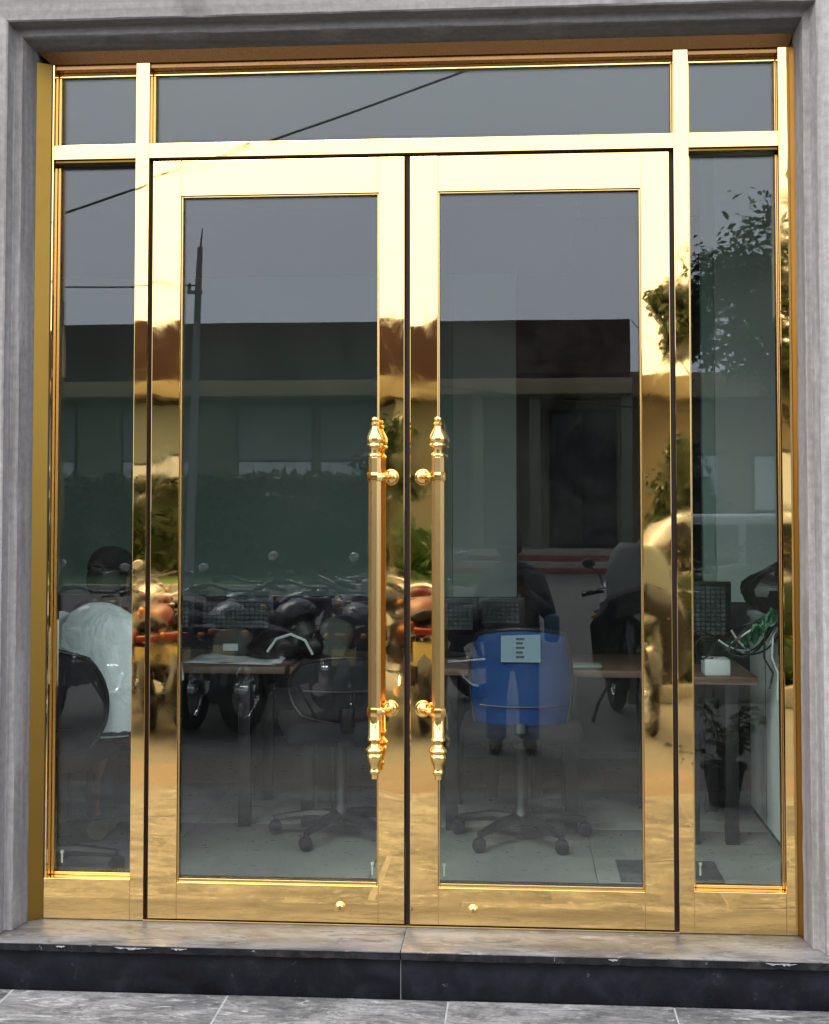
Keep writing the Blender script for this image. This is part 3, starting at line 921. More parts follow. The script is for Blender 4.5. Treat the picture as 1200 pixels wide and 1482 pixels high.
t = thing('document_bag', 'small dark olive bag standing behind the white paper sheet', 'bag', (-.89, 1.60, .655))
m = MB(); m.prism([(-.965, .656), (-.815, .656), (-.80, .735), (-.83, .765), (-.89, .785), (-.95, .768), (-.975, .735)], 1.57, 1.66, 'XZ', .012)
m.build('bag_body', 'fabric_grey_green', t)
MB().box(-.925, -.86, 1.564, 1.572, .685, .715, .002).build('label_patch', 'paper', t)
t = thing('jacket', 'black jacket and backpack heaped on the desk right of the paper', 'jacket', (-.62, 1.5, .655))
m = MB()
for c, r_ in (((-.66, 1.50, .725), (.12, .10, .068)), ((-.56, 1.52, .76), (.09, .09, .10)), ((-.52, 1.48, .72), (.08, .08, .06)), ((-.72, 1.52, .70), (.10, .08, .045)), ((-.60, 1.55, .80), (.06, .06, .10))):
    m.ball(c, r_, 20, 12)
o = m.build('heap', 'bag_black', t, 60)
for ty, kw in (('REMESH', dict(voxel_size=.012)), ('SMOOTH', dict(iterations=4))):
    md = o.modifiers.new(ty.lower(), ty)
    for k, v in kw.items():
        setattr(md, k, v)
MB().tube([(-.70, 1.395, .70), (-.66, 1.385, .755), (-.60, 1.38, .775), (-.54, 1.385, .75), (-.51, 1.40, .69)], .006, 8).build('strap', 'shirt_grey', t)
t = thing('backpack', 'grey green padded backpack leaning on the desk beside the door handle', 'backpack', (-.42, 1.5, .655))
m = MB(); m.box(-.50, -.36, 1.44, 1.56, .66, .83, .04, 4, Matrix.Rotation(R(18), 3, 'Y')); m.build('pack', 'fabric_grey_green', t)
MB().box(-.485, -.375, 1.425, 1.446, .675, .735, .010, 3, Matrix.Rotation(R(18), 3, 'Y')).build('pocket', 'fabric_grey_green', t)
MB().torus((-.41, 1.50, .845), .055, .008, 'Y', 18, 8, R(-10), R(200)).build('strap', 'fabric_black', t)
o = MB().box(1.068, 1.165, 1.12, 1.25, .651, .712, .003).build('small_box', 'paper', None)
tag(o, 'small white box lying on the desk under the right monitor', 'box')
o = MB().box(.56, .68, 1.26, 1.36, .657, .672, .006).build('plastic_packet', 'blind_pale', None)
tag(o, 'small pale packet lying at the front of the desk beside the blue chair', 'packet')

cab = thing('white_cabinet', 'tall white cabinet at the right, with cables and a black bag on top', 'cabinet', (1.5, 1.3, 0))
MB().box(1.335, 1.9, .93, 1.72, .03, .835, .003).build('cabinet_body', 'cabinet_white', cab)
MB().box(1.345, 1.9, .945, 1.71, .0, .0295, .002).build('plinth', 'desk_black', cab)
MB().box(1.325, 1.91, .92, 1.73, .8355, .860, .004).build('cabinet_top', 'cabinet_white', cab)
MB().box(1.3325, 1.3348, 1.33, 1.335, .04, .83).build('door_gap', 'desk_black', cab, 0)

t = thing('rubbish_bag', 'shiny black plastic bag standing on the white cabinet', 'bag', (1.42, 1.25, .862))
m = MB(); bm = m.bm
rings = []
for j in range(13):
    u = j / 12
    ring = []
    rr = (.06 + .19 * math.sin(PI * min(1, u * 1.02)) ** .8) * (1 - .72 * u ** 2.2)
    for k in range(28):
        a = 2 * PI * k / 28
        q = rr * (1 + .10 * math.sin(5 * a + 3 * u) + .06 * math.sin(11 * a + 7 * u) + rnd.uniform(-.03, .03))
        ring.append(bm.verts.new((1.44 + q * math.cos(a) + .04 * u, 1.25 + .8 * q * math.sin(a), .862 + .285 * u)))
    rings.append(ring)
for A, B in zip(rings, rings[1:]):
    for k in range(28):
        bm.faces.new((A[k], A[(k + 1) % 28], B[(k + 1) % 28], B[k]))
bm.faces.new(rings[0][::-1]); bm.faces.new(rings[-1])
m.build('bag_body', 'bag_black', t, 30)
t = thing('plastic_wrap', 'crumpled green plastic wrap lying under the black bag', 'plastic wrap', (1.3, 1.05, .862))
m = MB(); bm = m.bm
NX, NY = 22, 14
g = []
for i in range(NX + 1):
    row = []
    for j in range(NY + 1):
        x = 1.20 + .30 * i / NX; y = .93 + .14 * j / NY
        edge = max(0, (1.33 - x) / .13)
        z = .866 + .05 * (rnd.random() ** 1.5) - .10 * edge ** 1.6 + .015 * math.sin(i * .9 + j)
        row.append(bm.verts.new((x, y, z)))
    g.append(row)
for i in range(NX):
    for j in range(NY):
        bm.faces.new((g[i][j], g[i + 1][j], g[i + 1][j + 1], g[i][j + 1]))
o = m.build('wrap_sheet', 'bag_green', t, 25)
md = o.modifiers.new('thickness', 'SOLIDIFY'); md.thickness = .001
t = thing('cable_bundle', 'tangle of black and grey cables hanging between monitor and white cabinet', 'cables', (1.25, 1.2, .66))
for q in range(9):
    x0, z0 = 1.12 + rnd.uniform(-.04, .05), .70 + rnd.uniform(0, .14)
    x1, z1 = 1.33 + rnd.uniform(-.01, .05), .875 + rnd.uniform(0, .02)
    xm, zm = (x0 + x1) / 2 + rnd.uniform(-.03, .03), rnd.choice((.66, .68, .86, .90)) + rnd.uniform(-.01, .03)
    P_ = []
    y = 1.02 + rnd.uniform(0, .05)
    for s in range(15):
        u = s / 14
        P_.append((x0 * (1 - u) ** 2 + 2 * xm * u * (1 - u) + x1 * u * u, y + .015 * math.sin(6 * u + q), z0 * (1 - u) ** 2 + 2 * zm * u * (1 - u) + z1 * u * u))
    MB().tube(P_, .0038, 7).build('cable', 'plastic_black' if q % 3 else 'shirt_grey', t)
for q in range(3):
    a = q * .03
    MB().tube([(1.31 + a, 1.0, .875), (1.27 + a, .965, .82), (1.265 + a, .96, .74), (1.30 + a * .6, .97, .68), (1.29 + a, .99, .62 - q * .04)], .0035, 7).build('cable', 'shirt_grey' if q == 1 else 'plastic_black', t)
MB().torus((1.05, 1.16, .765), .055, .004, 'Y', 26, 7).build('cable', 'plastic_black', t)
MB().torus((1.08, 1.15, .755), .045, .004, 'Y', 26, 7, R(20), R(300)).build('cable', 'plastic_black', t)

# office chairs
def office_chair(label, loc, yaw, fabric, back):
    t = thing('office_chair', label, 'office chair', loc, 'office chairs inside', local=True)
    b = MB()
    for k in range(5):
        a = 2 * PI * k / 5 + .3
        ca, sa = math.cos(a), math.sin(a)
        b.tube([(0, 0, .085), (ca * .12, sa * .12, .085), (ca * .26, sa * .26, .065)], [.026, .022, .014], 8)
    b.lathe([(0, .055), (.04, .055), (.045, .10), (.028, .13), (.026, .40), (0, .40)], (0, 0, 0), 'Z', 16)
    b.build('star_base', 'plastic_black', t)
    for k in range(5):
        a = 2 * PI * k / 5 + .3
        ca, sa = math.cos(a) * .265, math.sin(a) * .265
        c = MB()
        c.lathe([(.018, -.022), (.026, -.020), (.027, -.006), (.018, -.004), (.018, .004), (.027, .006), (.026, .020), (.018, .022)], (ca, sa, .0275), 'Y', 16)
        c.tube([(ca, sa, .03), (ca, sa, .075)], .009, 8)
        c.build('caster', 'plastic_black', t)
    s = MB(); s.box(-.235, .235, -.22, .23, .40, .475, .032, 4); s.build('seat', 'fabric_black', t)
    # curved, rounded back
    w, h0, h1, yb = back
    sq = .24 if fabric == 'fabric_blue' else .38
    m = MB(); bm = m.bm
    NX, NZ = 18, 18
    ring = {}
    for side in (0, 1):
        for i in range(NX + 1):
            for j in range(NZ + 1):
                u, v = -1 + 2 * i / NX, -1 + 2 * j / NZ
                # square to disc, squircle outline
                x = u * math.sqrt(1 - sq * v * v); z = v * math.sqrt(1 - sq * u * u)
                th = .030 * math.sqrt(max(0, 1 - max(abs(u), abs(v)) ** 6))
                yy = yb + .10 * x * x + (-th if side == 0 else th)
                ring[side, i, j] = bm.verts.new((x * w / 2, yy, (h0 + h1) / 2 + z * (h1 - h0) / 2))
    for side in (0, 1):
        for i in range(NX):
            for j in range(NZ):
                q = [ring[side, i, j], ring[side, i + 1, j], ring[side, i + 1, j + 1], ring[side, i, j + 1]]
                bm.faces.new(q if side == 0 else q[::-1])
    bmesh.ops.remove_doubles(bm, verts=bm.verts[:], dist=.0008)
    m.build('backrest', fabric, t, 60)
    rim = []
    for q in range(49):
        e = 4 * q / 48 % 4
        u, v = ((-1 + 2 * e, -1), (1, -1 + 2 * (e - 1)), (1 - 2 * (e - 2), 1), (-1, 1 - 2 * (e - 3)))[min(3, int(e))]
        x = u * math.sqrt(1 - sq * v * v); z = v * math.sqrt(1 - sq * u * u)
        rim.append((x * w / 2 * 1.005, yb + .10 * x * x, (h0 + h1) / 2 + z * (h1 - h0) / 2 * 1.005))
    MB().tube(rim, .009, 8, False).build('edge_trim', 'plastic_black', t, 60)
    MB().tube([(-w * .40, yb - .031 + .016, h0 + .13), (-w * .2, yb - .030, h0 + .125), (0, yb - .0315, h0 + .123), (w * .2, yb - .030, h0 + .125), (w * .40, yb - .031 + .016, h0 + .13)], .0035, 6).build('seam', 'plastic_black', t)
    sp = MB(); sp.tube([(0, .02, .39), (0, yb - .03 if yb < 0 else yb + .03, .40), (0, (yb - .045 if yb < 0 else yb + .045), .45), (0, (yb - .035 if yb < 0 else yb + .035), h0 + .06)], [.02, .02, .018, .016], 10, True, (1.6, .7))
    sp.build('back_spine', 'plastic_black', t)
    t.rotation_euler.z = yaw
    return t
oc = office_chair('blue office chair with rounded back and a paper stuck on it', (.355, 1.16, 0), 0, 'fabric_blue', (.39, .42, .835, -.17))
ps = MB(); ps.prism([(-.075, .715), (.075, .715), (.075, .820), (-.075, .815)], -.2065, -.2035, 'XZ'); ps = ps.build('taped_paper', 'paper_shaded', oc)
ln = MB()
for k, z in enumerate((.735, .752, .770, .787, .803)):
    ln.box(-.018, .014 - .006 * (k % 2), -.2078, -.2066, z - .004, z + .004)
ln.build('printed_lines', 'jacket_dark', ps, 0)
oc2 = office_chair('black office chair pushed under the middle desk beside the door handle', (-.36, 1.16, 0), .25, 'fabric_black', (.42, .47, .72, -.17))
oc3 = office_chair('black office chair with a wide round back carrying the person in the cap', (-1.345, .50, 0), 0, 'fabric_black', (.53, .42, .82, -.20))
# lettering on the back of the black chair
fc = bpy.data.curves.new('lettering', 'FONT'); fc.body = 'B F'; fc.size = .05; fc.extrude = .0006
fo = bpy.data.objects.new('lettering_curve', fc)
fm = bpy.data.meshes.new_from_object(fo); bpy.data.objects.remove(fo)
fm.materials.clear(); fm.materials.append(M['paper'])
fo = bpy.data.objects.new('lettering', fm); COL.objects.link(fo); fo.parent = oc2
fo.location = (.10, -.222, .49); fo.rotation_euler = (PI / 2, 0, 0)

o = MB().box(.70, 1.06, .57, .86, .0003, .006, .002).build('floor_mat', 'dark_floor_tile', None)
tag(o, 'dark flat mat lying on the grey tiles inside the right door leaf', 'mat')

# ------------------------------------------------------------------ people
def fuse(o, vox=.009, it=6):
    a = o.modifiers.new('fuse', 'REMESH'); a.mode = 'VOXEL'; a.voxel_size = vox; a.use_smooth_shade = True
    b = o.modifiers.new('smooth', 'SMOOTH'); b.iterations = it; b.factor = .5
    return o

def head_shape(m, c, rot):
    """skull, jaw, nose, ears, neck stub around centre c; rot turns the face (+Y is forward)"""
    C_ = Vector(c)
    def at(x, y, z):
        return C_ + rot @ Vector((x, y, z))
    m.ball(at(0, -.008, .02), (.074, .092, .092), 20, 14, rot)
    m.ball(at(0, .022, -.045), (.056, .062, .062), 18, 12, rot)
    m.ball(at(0, .048, -.086), (.028, .026, .022), 12, 8, rot)
    m.tube([at(0, .082, .012), at(0, .098, -.018), at(0, .103, -.028)], [.008, .011, .012], 8)
    for s in (-1, 1):
        m.ball(at(s * .013, .092, -.031), (.008, .009, .007), 8, 6, rot)
        m.ball(at(s * .075, -.005, -.012), (.010, .020, .031), 10, 8, rot)
        m.ball(at(s * .034, .066, -.030), (.022, .020, .018), 10, 8, rot)
        m.tube([at(s * .012, .083, .030), at(s * .034, .082, .034), at(s * .052, .068, .028)], [.007, .008, .006], 8)
    m.tube([at(-.020, .079, -.062), at(0, .086, -.060), at(.020, .079, -.062)], [.005, .008, .005], 8)

def hand_shape(m, wrist, d, n, curl=.9, side=1, L=.165):
    """palm with four fingers and a thumb. d: wrist to knuckles, n: out of the back of the hand"""
    w = Vector(wrist); d = Vector(d).normalized(); n = Vector(n).normalized()
    s = d.cross(n).normalized() * side
    m.tube([w - d * .01, w + d * .03, w + d * .075], [(.024, .015), (.034, .014), (.040, .013)], 12)
    for k, (off, ln) in enumerate(((-.030, .070), (-.010, .080), (.010, .076), (.028, .060))):
        p = w + d * .078 + s * off
        a = .15
        pts = [w + d * .05 + s * off * .8, p]
        for j in range(3):
            a += curl * (.75 if j else .55)
            dd = d * math.cos(a) - n * math.sin(a)
            p = p + dd * ln * (.42, .33, .25)[j]
            pts.append(p)
        m.tube(pts, [.010, .010, .0095, .0085, .0070], 8)
    p0 = w + d * .022 - s * .024
    m.tube([p0, p0 + (d * .5 - s * .8 - n * .25).normalized() * .035, p0 + (d * .5 - s * .8 - n * .25).normalized() * .035 + (d * .8 - s * .15 - n * .6).normalized() * .032,
            p0 + (d * .5 - s * .8 - n * .25).normalized() * .035 + (d * .8 - s * .15 - n * .6).normalized() * .052], [.013, .012, .0105, .0085], 8)

def face_bits(person, c, rot):
    C_ = Vector(c)
    for s in (-1, 1):
        e = MB(); e.ball(C_ + rot @ Vector((s * .032, .074, .010)), .0125, 12, 8); e = e.build('eye', 'eye_white', person)
        MB().ball(C_ + rot @ Vector((s * .032, .083, .010)), .0055, 10, 6).build('iris', 'hair_black', e)
    MB().tube([C_ + rot @ Vector((-.022, .086, -.062)), C_ + rot @ Vector((0, .093, -.060)), C_ + rot @ Vector((.022, .086, -.062))], [.003, .006, .003], 8).build('mouth', 'lip_brown', person)

def cap_on(person, c, rot, mat, badge=None, brim=1):
    C_ = Vector(c)
    m = MB(); bm = m.bm
    rings = []
    for j in range(9):
        v = j / 8
        a = v * PI / 2
        ring = []
        for k in range(28):
            t = 2 * PI * k / 28
            ring.append(bm.verts.new(C_ + rot @ Vector((.086 * math.cos(t) * math.cos(a) ** .8, -.008 + .104 * math.sin(t) * math.cos(a) ** .8, .028 + .094 * math.sin(a)))))
        rings.append(ring)
    for A, B in zip(rings, rings[1:]):
        for k in range(28):
            bm.faces.new((A[k], A[(k + 1) % 28], B[(k + 1) % 28], B[k]))
    bmesh.ops.remove_doubles(bm, verts=bm.verts[:], dist=.0005)
    cp = m.build('cap', mat, person, 60)
    md = cp.modifiers.new('thickness', 'SOLIDIFY'); md.thickness = .003
    if brim:
        b = MB(); bm = b.bm
        inner, outer = [], []
        for k in range(15):
            t = R(25 + 130 * k / 14)
            inner.append(bm.verts.new(C_ + rot @ Vector((.086 * math.cos(t), -.008 + .104 * math.sin(t), .030))))
            outer.append(bm.verts.new(C_ + rot @ Vector((.086 * math.cos(t), -.008 + .104 * math.sin(t) + .062 * math.sin(t), .018))))
        for k in range(14):
            bm.faces.new((inner[k], inner[k + 1], outer[k + 1], outer[k]))
        bo = b.build('brim', mat, cp, 60)
        md = bo.modifiers.new('thickness', 'SOLIDIFY'); md.thickness = .003
    return cp

# --- the person at the desk, seen from behind
px, py = -1.175, .62
pr = thing('person', 'person in a black cap and pale shirt sitting with their back to the glass', 'person', (px, py, .475))
rotH = Matrix.Rotation(R(-14), 3, 'Z') @ Matrix.Rotation(R(-14), 3, 'X')
hc = (px + .012, py + .10, 1.035)
b = MB()
head_shape(b, hc, rotH)
b.tube([(px, py + .03, .86), (px + .004, py + .055, .93), (px + .010, py + .085, .99)], [.062, .052, .050], 14)
b.tube([(px, py - .02, .50), (px, py - .015, .65), (px, py + .0, .80), (px, py + .025, .90)], [(.14, .10), (.14, .095), (.15, .095), (.07, .06)], 18)
for s in (-1, 1):
    b.tube([(px + s * .16, py + .02, .855), (px + s * .215, py + .08, .72), (px + s * .225, py + .10, .64), (px + s * .18, py + .22, .650), (px + s * .14, py + .29, .655)], [.048, .044, .038, .034, .026], 12)
    hand_shape(b, (px + s * .138, py + .30, .655), (-s * .25, 1, -.05), (0, .1, 1), .35, -s)
    b.tube([(px + s * .09, py - .02, .52), (px + s * .11, py + .22, .52), (px + s * .12, py + .40, .50), (px + s * .12, py + .42, .30), (px + s * .12, py + .40, .10)], [.075, .072, .055, .05, .04], 12)
fuse(b.build('body', 'skin_brown', pr), .007, 4)
sh = MB()
sh.tube([(px, py - .03, .485), (px, py - .03, .56), (px, py - .025, .68), (px, py - .01, .78), (px, py + .01, .86), (px + .002, py + .035, .915), (px + .003, py + .045, .935)],
        [(.155, .118), (.168, .122), (.185, .125), (.205, .122), (.19, .105), (.105, .075), (.068, .062)], 24)
for s in (-1, 1):
    sh.tube([(px + s * .12, py + .0, .865), (px + s * .185, py + .03, .835), (px + s * .225, py + .08, .73), (px + s * .235, py + .095, .655)], [.070, .070, .062, .058], 14)
fuse(sh.build('shirt', 'shirt_grey', pr), .010, 8)
tr = MB()
tr.tube([(px, py - .03, .48), (px, py - .02, .56)], [(.165, .125), (.15, .11)], 18)
for s in (-1, 1):
    tr.tube([(px + s * .085, py - .03, .55), (px + s * .105, py + .2, .55), (px + s * .12, py + .42, .53), (px + s * .125, py + .45, .47), (px + s * .12, py + .43, .25), (px + s * .12, py + .42, .09)], [.088, .085, .070, .068, .062, .060], 14)
fuse(tr.build('trousers', 'trousers_dark', pr), .010, 6)
for s in (-1, 1):
    f = MB(); f.tube([(px + s * .12, py + .37, .045), (px + s * .12, py + .45, .045), (px + s * .125, py + .56, .03)], [.04, .043, .03], 12, True, (1.0, .95)); f.build('shoe', 'shoe_brown', pr)
cap_on(pr, hc, rotH, 'fabric_black')
hr = MB(); hr.ball(Vector(hc) + rotH @ Vector((0, -.022, -.005)), (.079, .088, .085), 18, 12, rotH); hr.build('hair', 'hair_black', pr)
face_bits(pr, hc, rotH)

# --- the person on the street with a raised phone, seen in the glass
gx, gy, gz = .30, -4.78, -.294
pg = thing('person', 'person in dark jacket and blue jeans standing on the street with a phone', 'person', (gx, gy, gz))
rotG = Matrix.Rotation(R(-12), 3, 'X') @ Matrix.Rotation(R(4), 3, 'Z')
gh = (gx - .02, gy + .05, gz + 1.335)
S = .92
b = MB()
head_shape(b, gh, rotG)
b.tube([(gx, gy, gz + 1.10), (gx - .005, gy + .015, gz + 1.20), (gx - .015, gy + .035, gz + 1.28)], [.07, .052, .05], 14)
b.tube([(gx, gy, gz + .70), (gx, gy, gz + .90), (gx, gy, gz + 1.08), (gx, gy, gz + 1.17)], [(.14, .10), (.135, .09), (.15, .095), (.08, .06)], 18)
arms = {}
for s in (-1, 1):
    sh_ = Vector((gx + s * .155, gy, gz + 1.12)); el = Vector((gx + s * .235, gy + .06, gz + .90)); wr = Vector((gx + s * .075, gy + .235, gz + 1.045))
    arms[s] = (sh_, el, wr)
    b.tube([sh_, sh_.lerp(el, .5), el, el.lerp(wr, .5), wr], [.046, .042, .037, .034, .025], 12)
    hand_shape(b, wr, (-s * .35, .25, .9), (s * .3, -.75, .45) if False else (s * .9, .35, .2), .75, s, .15)
    b.tube([(gx + s * .085, gy, gz + .72), (gx + s * .095, gy + .01, gz + .40), (gx + s * .105, gy, gz + .06)], [.078, .055, .04], 12)
fuse(b.build('body', 'skin_brown', pg), .007, 4)
j = MB()
j.tube([(gx, gy, gz + .60), (gx, gy, gz + .70), (gx, gy, gz + .88), (gx, gy, gz + 1.04), (gx, gy, gz + 1.13), (gx - .002, gy + .008, gz + 1.19), (gx - .006, gy + .015, gz + 1.215)],
       [(.185, .135), (.19, .138), (.175, .13), (.19, .128), (.175, .11), (.10, .08), (.075, .07)], 24)
for s in (-1, 1):
    sh_, el, wr = arms[s]
    j.tube([sh_.lerp(Vector((gx, gy, gz + 1.1)), .3), sh_, sh_.lerp(el, .5), el, el.lerp(wr, .5), el.lerp(wr, .93)], [.07, .068, .060, .055, .048, .042], 14)
fuse(j.build('jacket', 'jacket_dark', pg), .010, 6)
hd = MB(); hd.torus((gx - .006, gy - .01, gz + 1.205), .078, .030, 'Z', 22, 10); hd.build('hood', 'jacket_dark', pg)
bd = MB(); bd.tube([(gx + .05, gy + .128, gz + 1.0), (gx + .05, gy + .130, gz + 1.03)], [.012, .012], 8); bd.build('badge', 'paper', pg)
tr = MB()
tr.tube([(gx, gy, gz + .82), (gx, gy, gz + .72), (gx, gy, gz + .66)], [(.150, .108), (.165, .12), (.165, .12)], 18)
for s in (-1, 1):
    tr.tube([(gx + s * .080, gy, gz + .72), (gx + s * .092, gy + .012, gz + .55), (gx + s * .102, gy + .015, gz + .38), (gx + s * .108, gy, gz + .20), (gx + s * .108, gy, gz + .075)], [.092, .084, .070, .066, .068], 14)
fuse(tr.build('jeans', 'denim_blue', pg), .010, 6)
for s in (-1, 1):
    f = MB(); f.tube([(gx + s * .108, gy - .07, gz + .045), (gx + s * .108, gy + .02, gz + .052), (gx + s * .115, gy + .14, gz + .032), (gx + s * .117, gy + .17, gz + .022)], [.040, .045, .040, .024], 12, True, (1, .95)); f.build('shoe', 'shoe_brown', pg)
cap_on(pg, gh, rotG, 'jacket_dark')
hr = MB(); hr.ball(Vector(gh) + rotG @ Vector((0, -.022, -.003)), (.079, .088, .085), 18, 12, rotG); hr.build('hair', 'hair_black', pg)
face_bits(pg, gh, rotG)
ph = thing('phone', 'black phone held up in both hands by the person on the street', 'phone', (gx, gy + .30, gz + 1.13))
MB().box(gx - .075, gx + .075, gy + .292, gy + .300, gz + 1.095, gz + 1.165, .004, 3).build('case', 'plastic_black', ph)
MB().lathe([(0, .003), (.007, .003), (.008, .0)], (gx - .05, gy + .3001, gz + 1.145), 'Y', 16).build('lens', 'chrome', ph)
bagd = thing('denim_bag', 'pale blue denim bag hanging at the side of the person on the street', 'bag', (gx + .21, gy + .05, gz + .78))
m = MB(); m.box(gx + .205, gx + .305, gy + .0, gy + .17, gz + .72, gz + .90, .03, 3); fuse(m.build('bag_body', 'denim_light', bagd), .01, 4)
MB().tube([(gx + .255, gy + .02, gz + .89), (gx + .20, gy + .03, gz + 1.03), (gx + .13, gy - .0, gz + 1.195), (gx + .02, gy - .09, gz + 1.19), (gx - .02, gy - .14, gz + 1.02)], .010, 8, True, (1.6, .5)).build('strap', 'denim_light', bagd)

# ------------------------------------------------------------------ motorcycles (built facing +X, wheels on z = 0)
def wheel(parent, x, r, w, name='wheel'):
    t = MB().torus((x, 0, r), r - w, w, 'Y', 32, 12, flat=.9).build(name, 'tyre', parent)
    m = MB(); m.torus((x, 0, r), r - 2 * w - .004, .012, 'Y', 32, 8, flat=1.6)
    for k in range(14):
        a = 2 * PI * k / 14
        m.tube([(x + .03 * math.cos(a + .3), .03 * (1 if k % 2 else -1), r + .03 * math.sin(a + .3)), (x + (r - 2 * w) * math.cos(a), 0, r + (r - 2 * w) * math.sin(a))], .003, 5)
    m.lathe([(.02, -.06), (.045, -.05), (.045, .05), (.02, .06)], (x, 0, r), 'Y', 16)
    m.build('rim', 'chrome', t)
    return t

def motorcycle(label, loc, yaw, paint, screen=False, mirrors=True):
    t = thing('motorcycle', label, 'motorcycle', loc, 'motorcycles parked on the street', local=True)
    rf = .285
    wheel(t, .62, rf, .042); wheel(t, -.60, rf, .050)
    m = MB(); m.torus((.62, 0, rf), rf + .035, .055, 'Y', 18, 8, R(20), R(160), .9); m.build('front_fender', paint, t)
    m = MB(); m.torus((-.60, 0, rf), rf + .045, .065, 'Y', 18, 8, R(35), R(185), .9); m.build('rear_fender', 'paint_black', t)
    m = MB()
    for s in (-1, 1):
        m.tube([(.62, s * .085, rf), (.46, s * .085, .72), (.40, s * .085, .86)], [.022, .024, .022], 10)
    m.box(.37, .47, -.11, .11, .83, .86, .008); m.build('fork', 'engine_grey', t)
    m = MB()
    m.tube([(.38, 0, .80), (.20, 0, .62), (-.10, 0, .62), (-.45, 0, .66), (-.78, 0, .70)], [.035, .034, .032, .03, .02], 10)
    m.tube([(.36, 0, .74), (.24, 0, .35), (-.10, 0, .26), (-.28, 0, .32)], .028, 10)
    for s in (-1, 1):
        m.tube([(-.25, s * .10, .32), (-.60, s * .10, rf)], .022, 8)
        m.tube([(-.56, s * .125, rf + .02), (-.46, s * .125, .66)], .024, 10)
    m.build('chassis', 'paint_black', t)
    m = MB(); m.box(-.16, .20, -.12, .12, .26, .44, .03, 3); m.tube([(.08, 0, .42), (.16, 0, .58)], [.085, .08], 12)
    for k in range(5):
        m.box(.0 + k * .012, .20 + k * .012, -.10, .10, .46 + k * .025, .468 + k * .025, .002)
    m.build('engine', 'engine_grey', t)
    m = MB(); bm = m.bm
    m.tube([(.34, 0, .74), (.26, 0, .765), (.12, 0, .775), (-.02, 0, .75), (-.10, 0, .71)], [(.05, .05), (.115, .085), (.135, .10), (.11, .08), (.06, .05)], 18)
    m.build('tank', paint, t, 60)
    m = MB(); m.tube([(-.06, 0, .73), (-.16, 0, .745), (-.38, 0, .755), (-.62, 0, .80), (-.74, 0, .81)], [(.06, .03), (.115, .045), (.135, .05), (.12, .045), (.07, .03)], 16); m.build('seat', 'fabric_black', t, 60)
    m = MB()
    for s in (-1, 1):
        m.tube([(-.16, s * .115, .60), (-.36, s * .135, .62), (-.60, s * .12, .70), (-.82, s * .07, .74)], [(.02, .06), (.02, .085), (.02, .07), (.015, .03)], 12)
    m.build('side_panel', paint, t, 60)
    m = MB(); m.tube([(.12, -.12, .45), (.24, -.15, .30), (.10, -.17, .20), (-.20, -.17, .20), (-.40, -.18, .27), (-.82, -.18, .33)], [.022, .022, .022, .026, .045, .048], 12); m.build('exhaust', 'chrome', t)
    m = MB(); m.tube([(.36, .34, .95), (.34, .22, .98), (.41, .08, .93), (.41, -.08, .93), (.34, -.22, .98), (.36, -.34, .95)], .013, 8)
    hb = m.build('handlebar', 'paint_black' if paint == 'paint_black' else 'chrome', t)
    for s in (-1, 1):
        MB().tube([(.35, s * .24, .972), (.315, s * .38, .94)], .019, 10).build('grip', 'tyre', hb)
        MB().tube([(.37, s * .22, .975), (.345, s * .30, .97), (.42, s * .39, .955)], [.007, .006, .005], 6).build('lever', 'chrome', hb)
        for _ in range(1 if mirrors else 0):
          mm = MB(); mm.tube([(.36, s * .24, .985), (.37, s * .27, 1.08), (.37, s * .33, 1.135)], .006, 6)
          mm.ball((.385, s * .345, 1.16), (.020, .044, .036), 18, 10)
          mr = mm.build('mirror', 'paint_black', t, 60)
          g_ = MB(); bm = g_.bm
          vv = [bm.verts.new((.362 - .004, s * .345 + .038 * math.cos(2 * PI * k / 24), 1.16 + .031 * math.sin(2 * PI * k / 24))) for k in range(24)]
          ww = [bm.verts.new((.362, s * .345 + .041 * math.cos(2 * PI * k / 24), 1.16 + .034 * math.sin(2 * PI * k / 24))) for k in range(24)]
          bm.faces.new(vv); bm.faces.new(ww[::-1])
          for k in range(24):
              bm.faces.new((vv[k], vv[(k + 1) % 24], ww[(k + 1) % 24], ww[k]))
          g_.build('mirror_glass', 'mirror_silver', mr, 0)
        MB().ball((-.80, s * .13, .70), (.035, .025, .022), 12, 8).build('indicator', 'lens_amber', t)
        MB().ball((.46, s * .16, .80), (.035, .025, .022), 12, 8).build('indicator', 'lens_amber', t)
    h = MB(); h.lathe([(0, -.10), (.05, -.09), (.085, -.03), (.09, .0), (.085, .008), (0, .012)], (.50, 0, .84), 'X', 24); h = h.build('headlight', paint, t, 50)
    MB().lathe([(0, .016), (.05, .014), (.078, .008), (.08, .002)], (.502, 0, .84), 'X', 24).build('headlight_lens', 'lens_clear', h, 60)
    m = MB(); m.box(-.90, -.84, -.075, .075, .665, .725, .015, 3); m.build('tail_light', 'lens_red', t)
    m = MB(); m.box(-.875, -.868, -.085, .085, .50, .62, .003, 2, Matrix.Rotation(R(12), 3, 'Y')); m.build('number_plate', 'plate_yellow', t)
    m = MB(); m.tube([(-.10, .12, .30), (-.06, .22, .12), (-.03, .26, .005)], [.012, .012, .016], 8); m.build('kickstand', 'engine_grey', t)
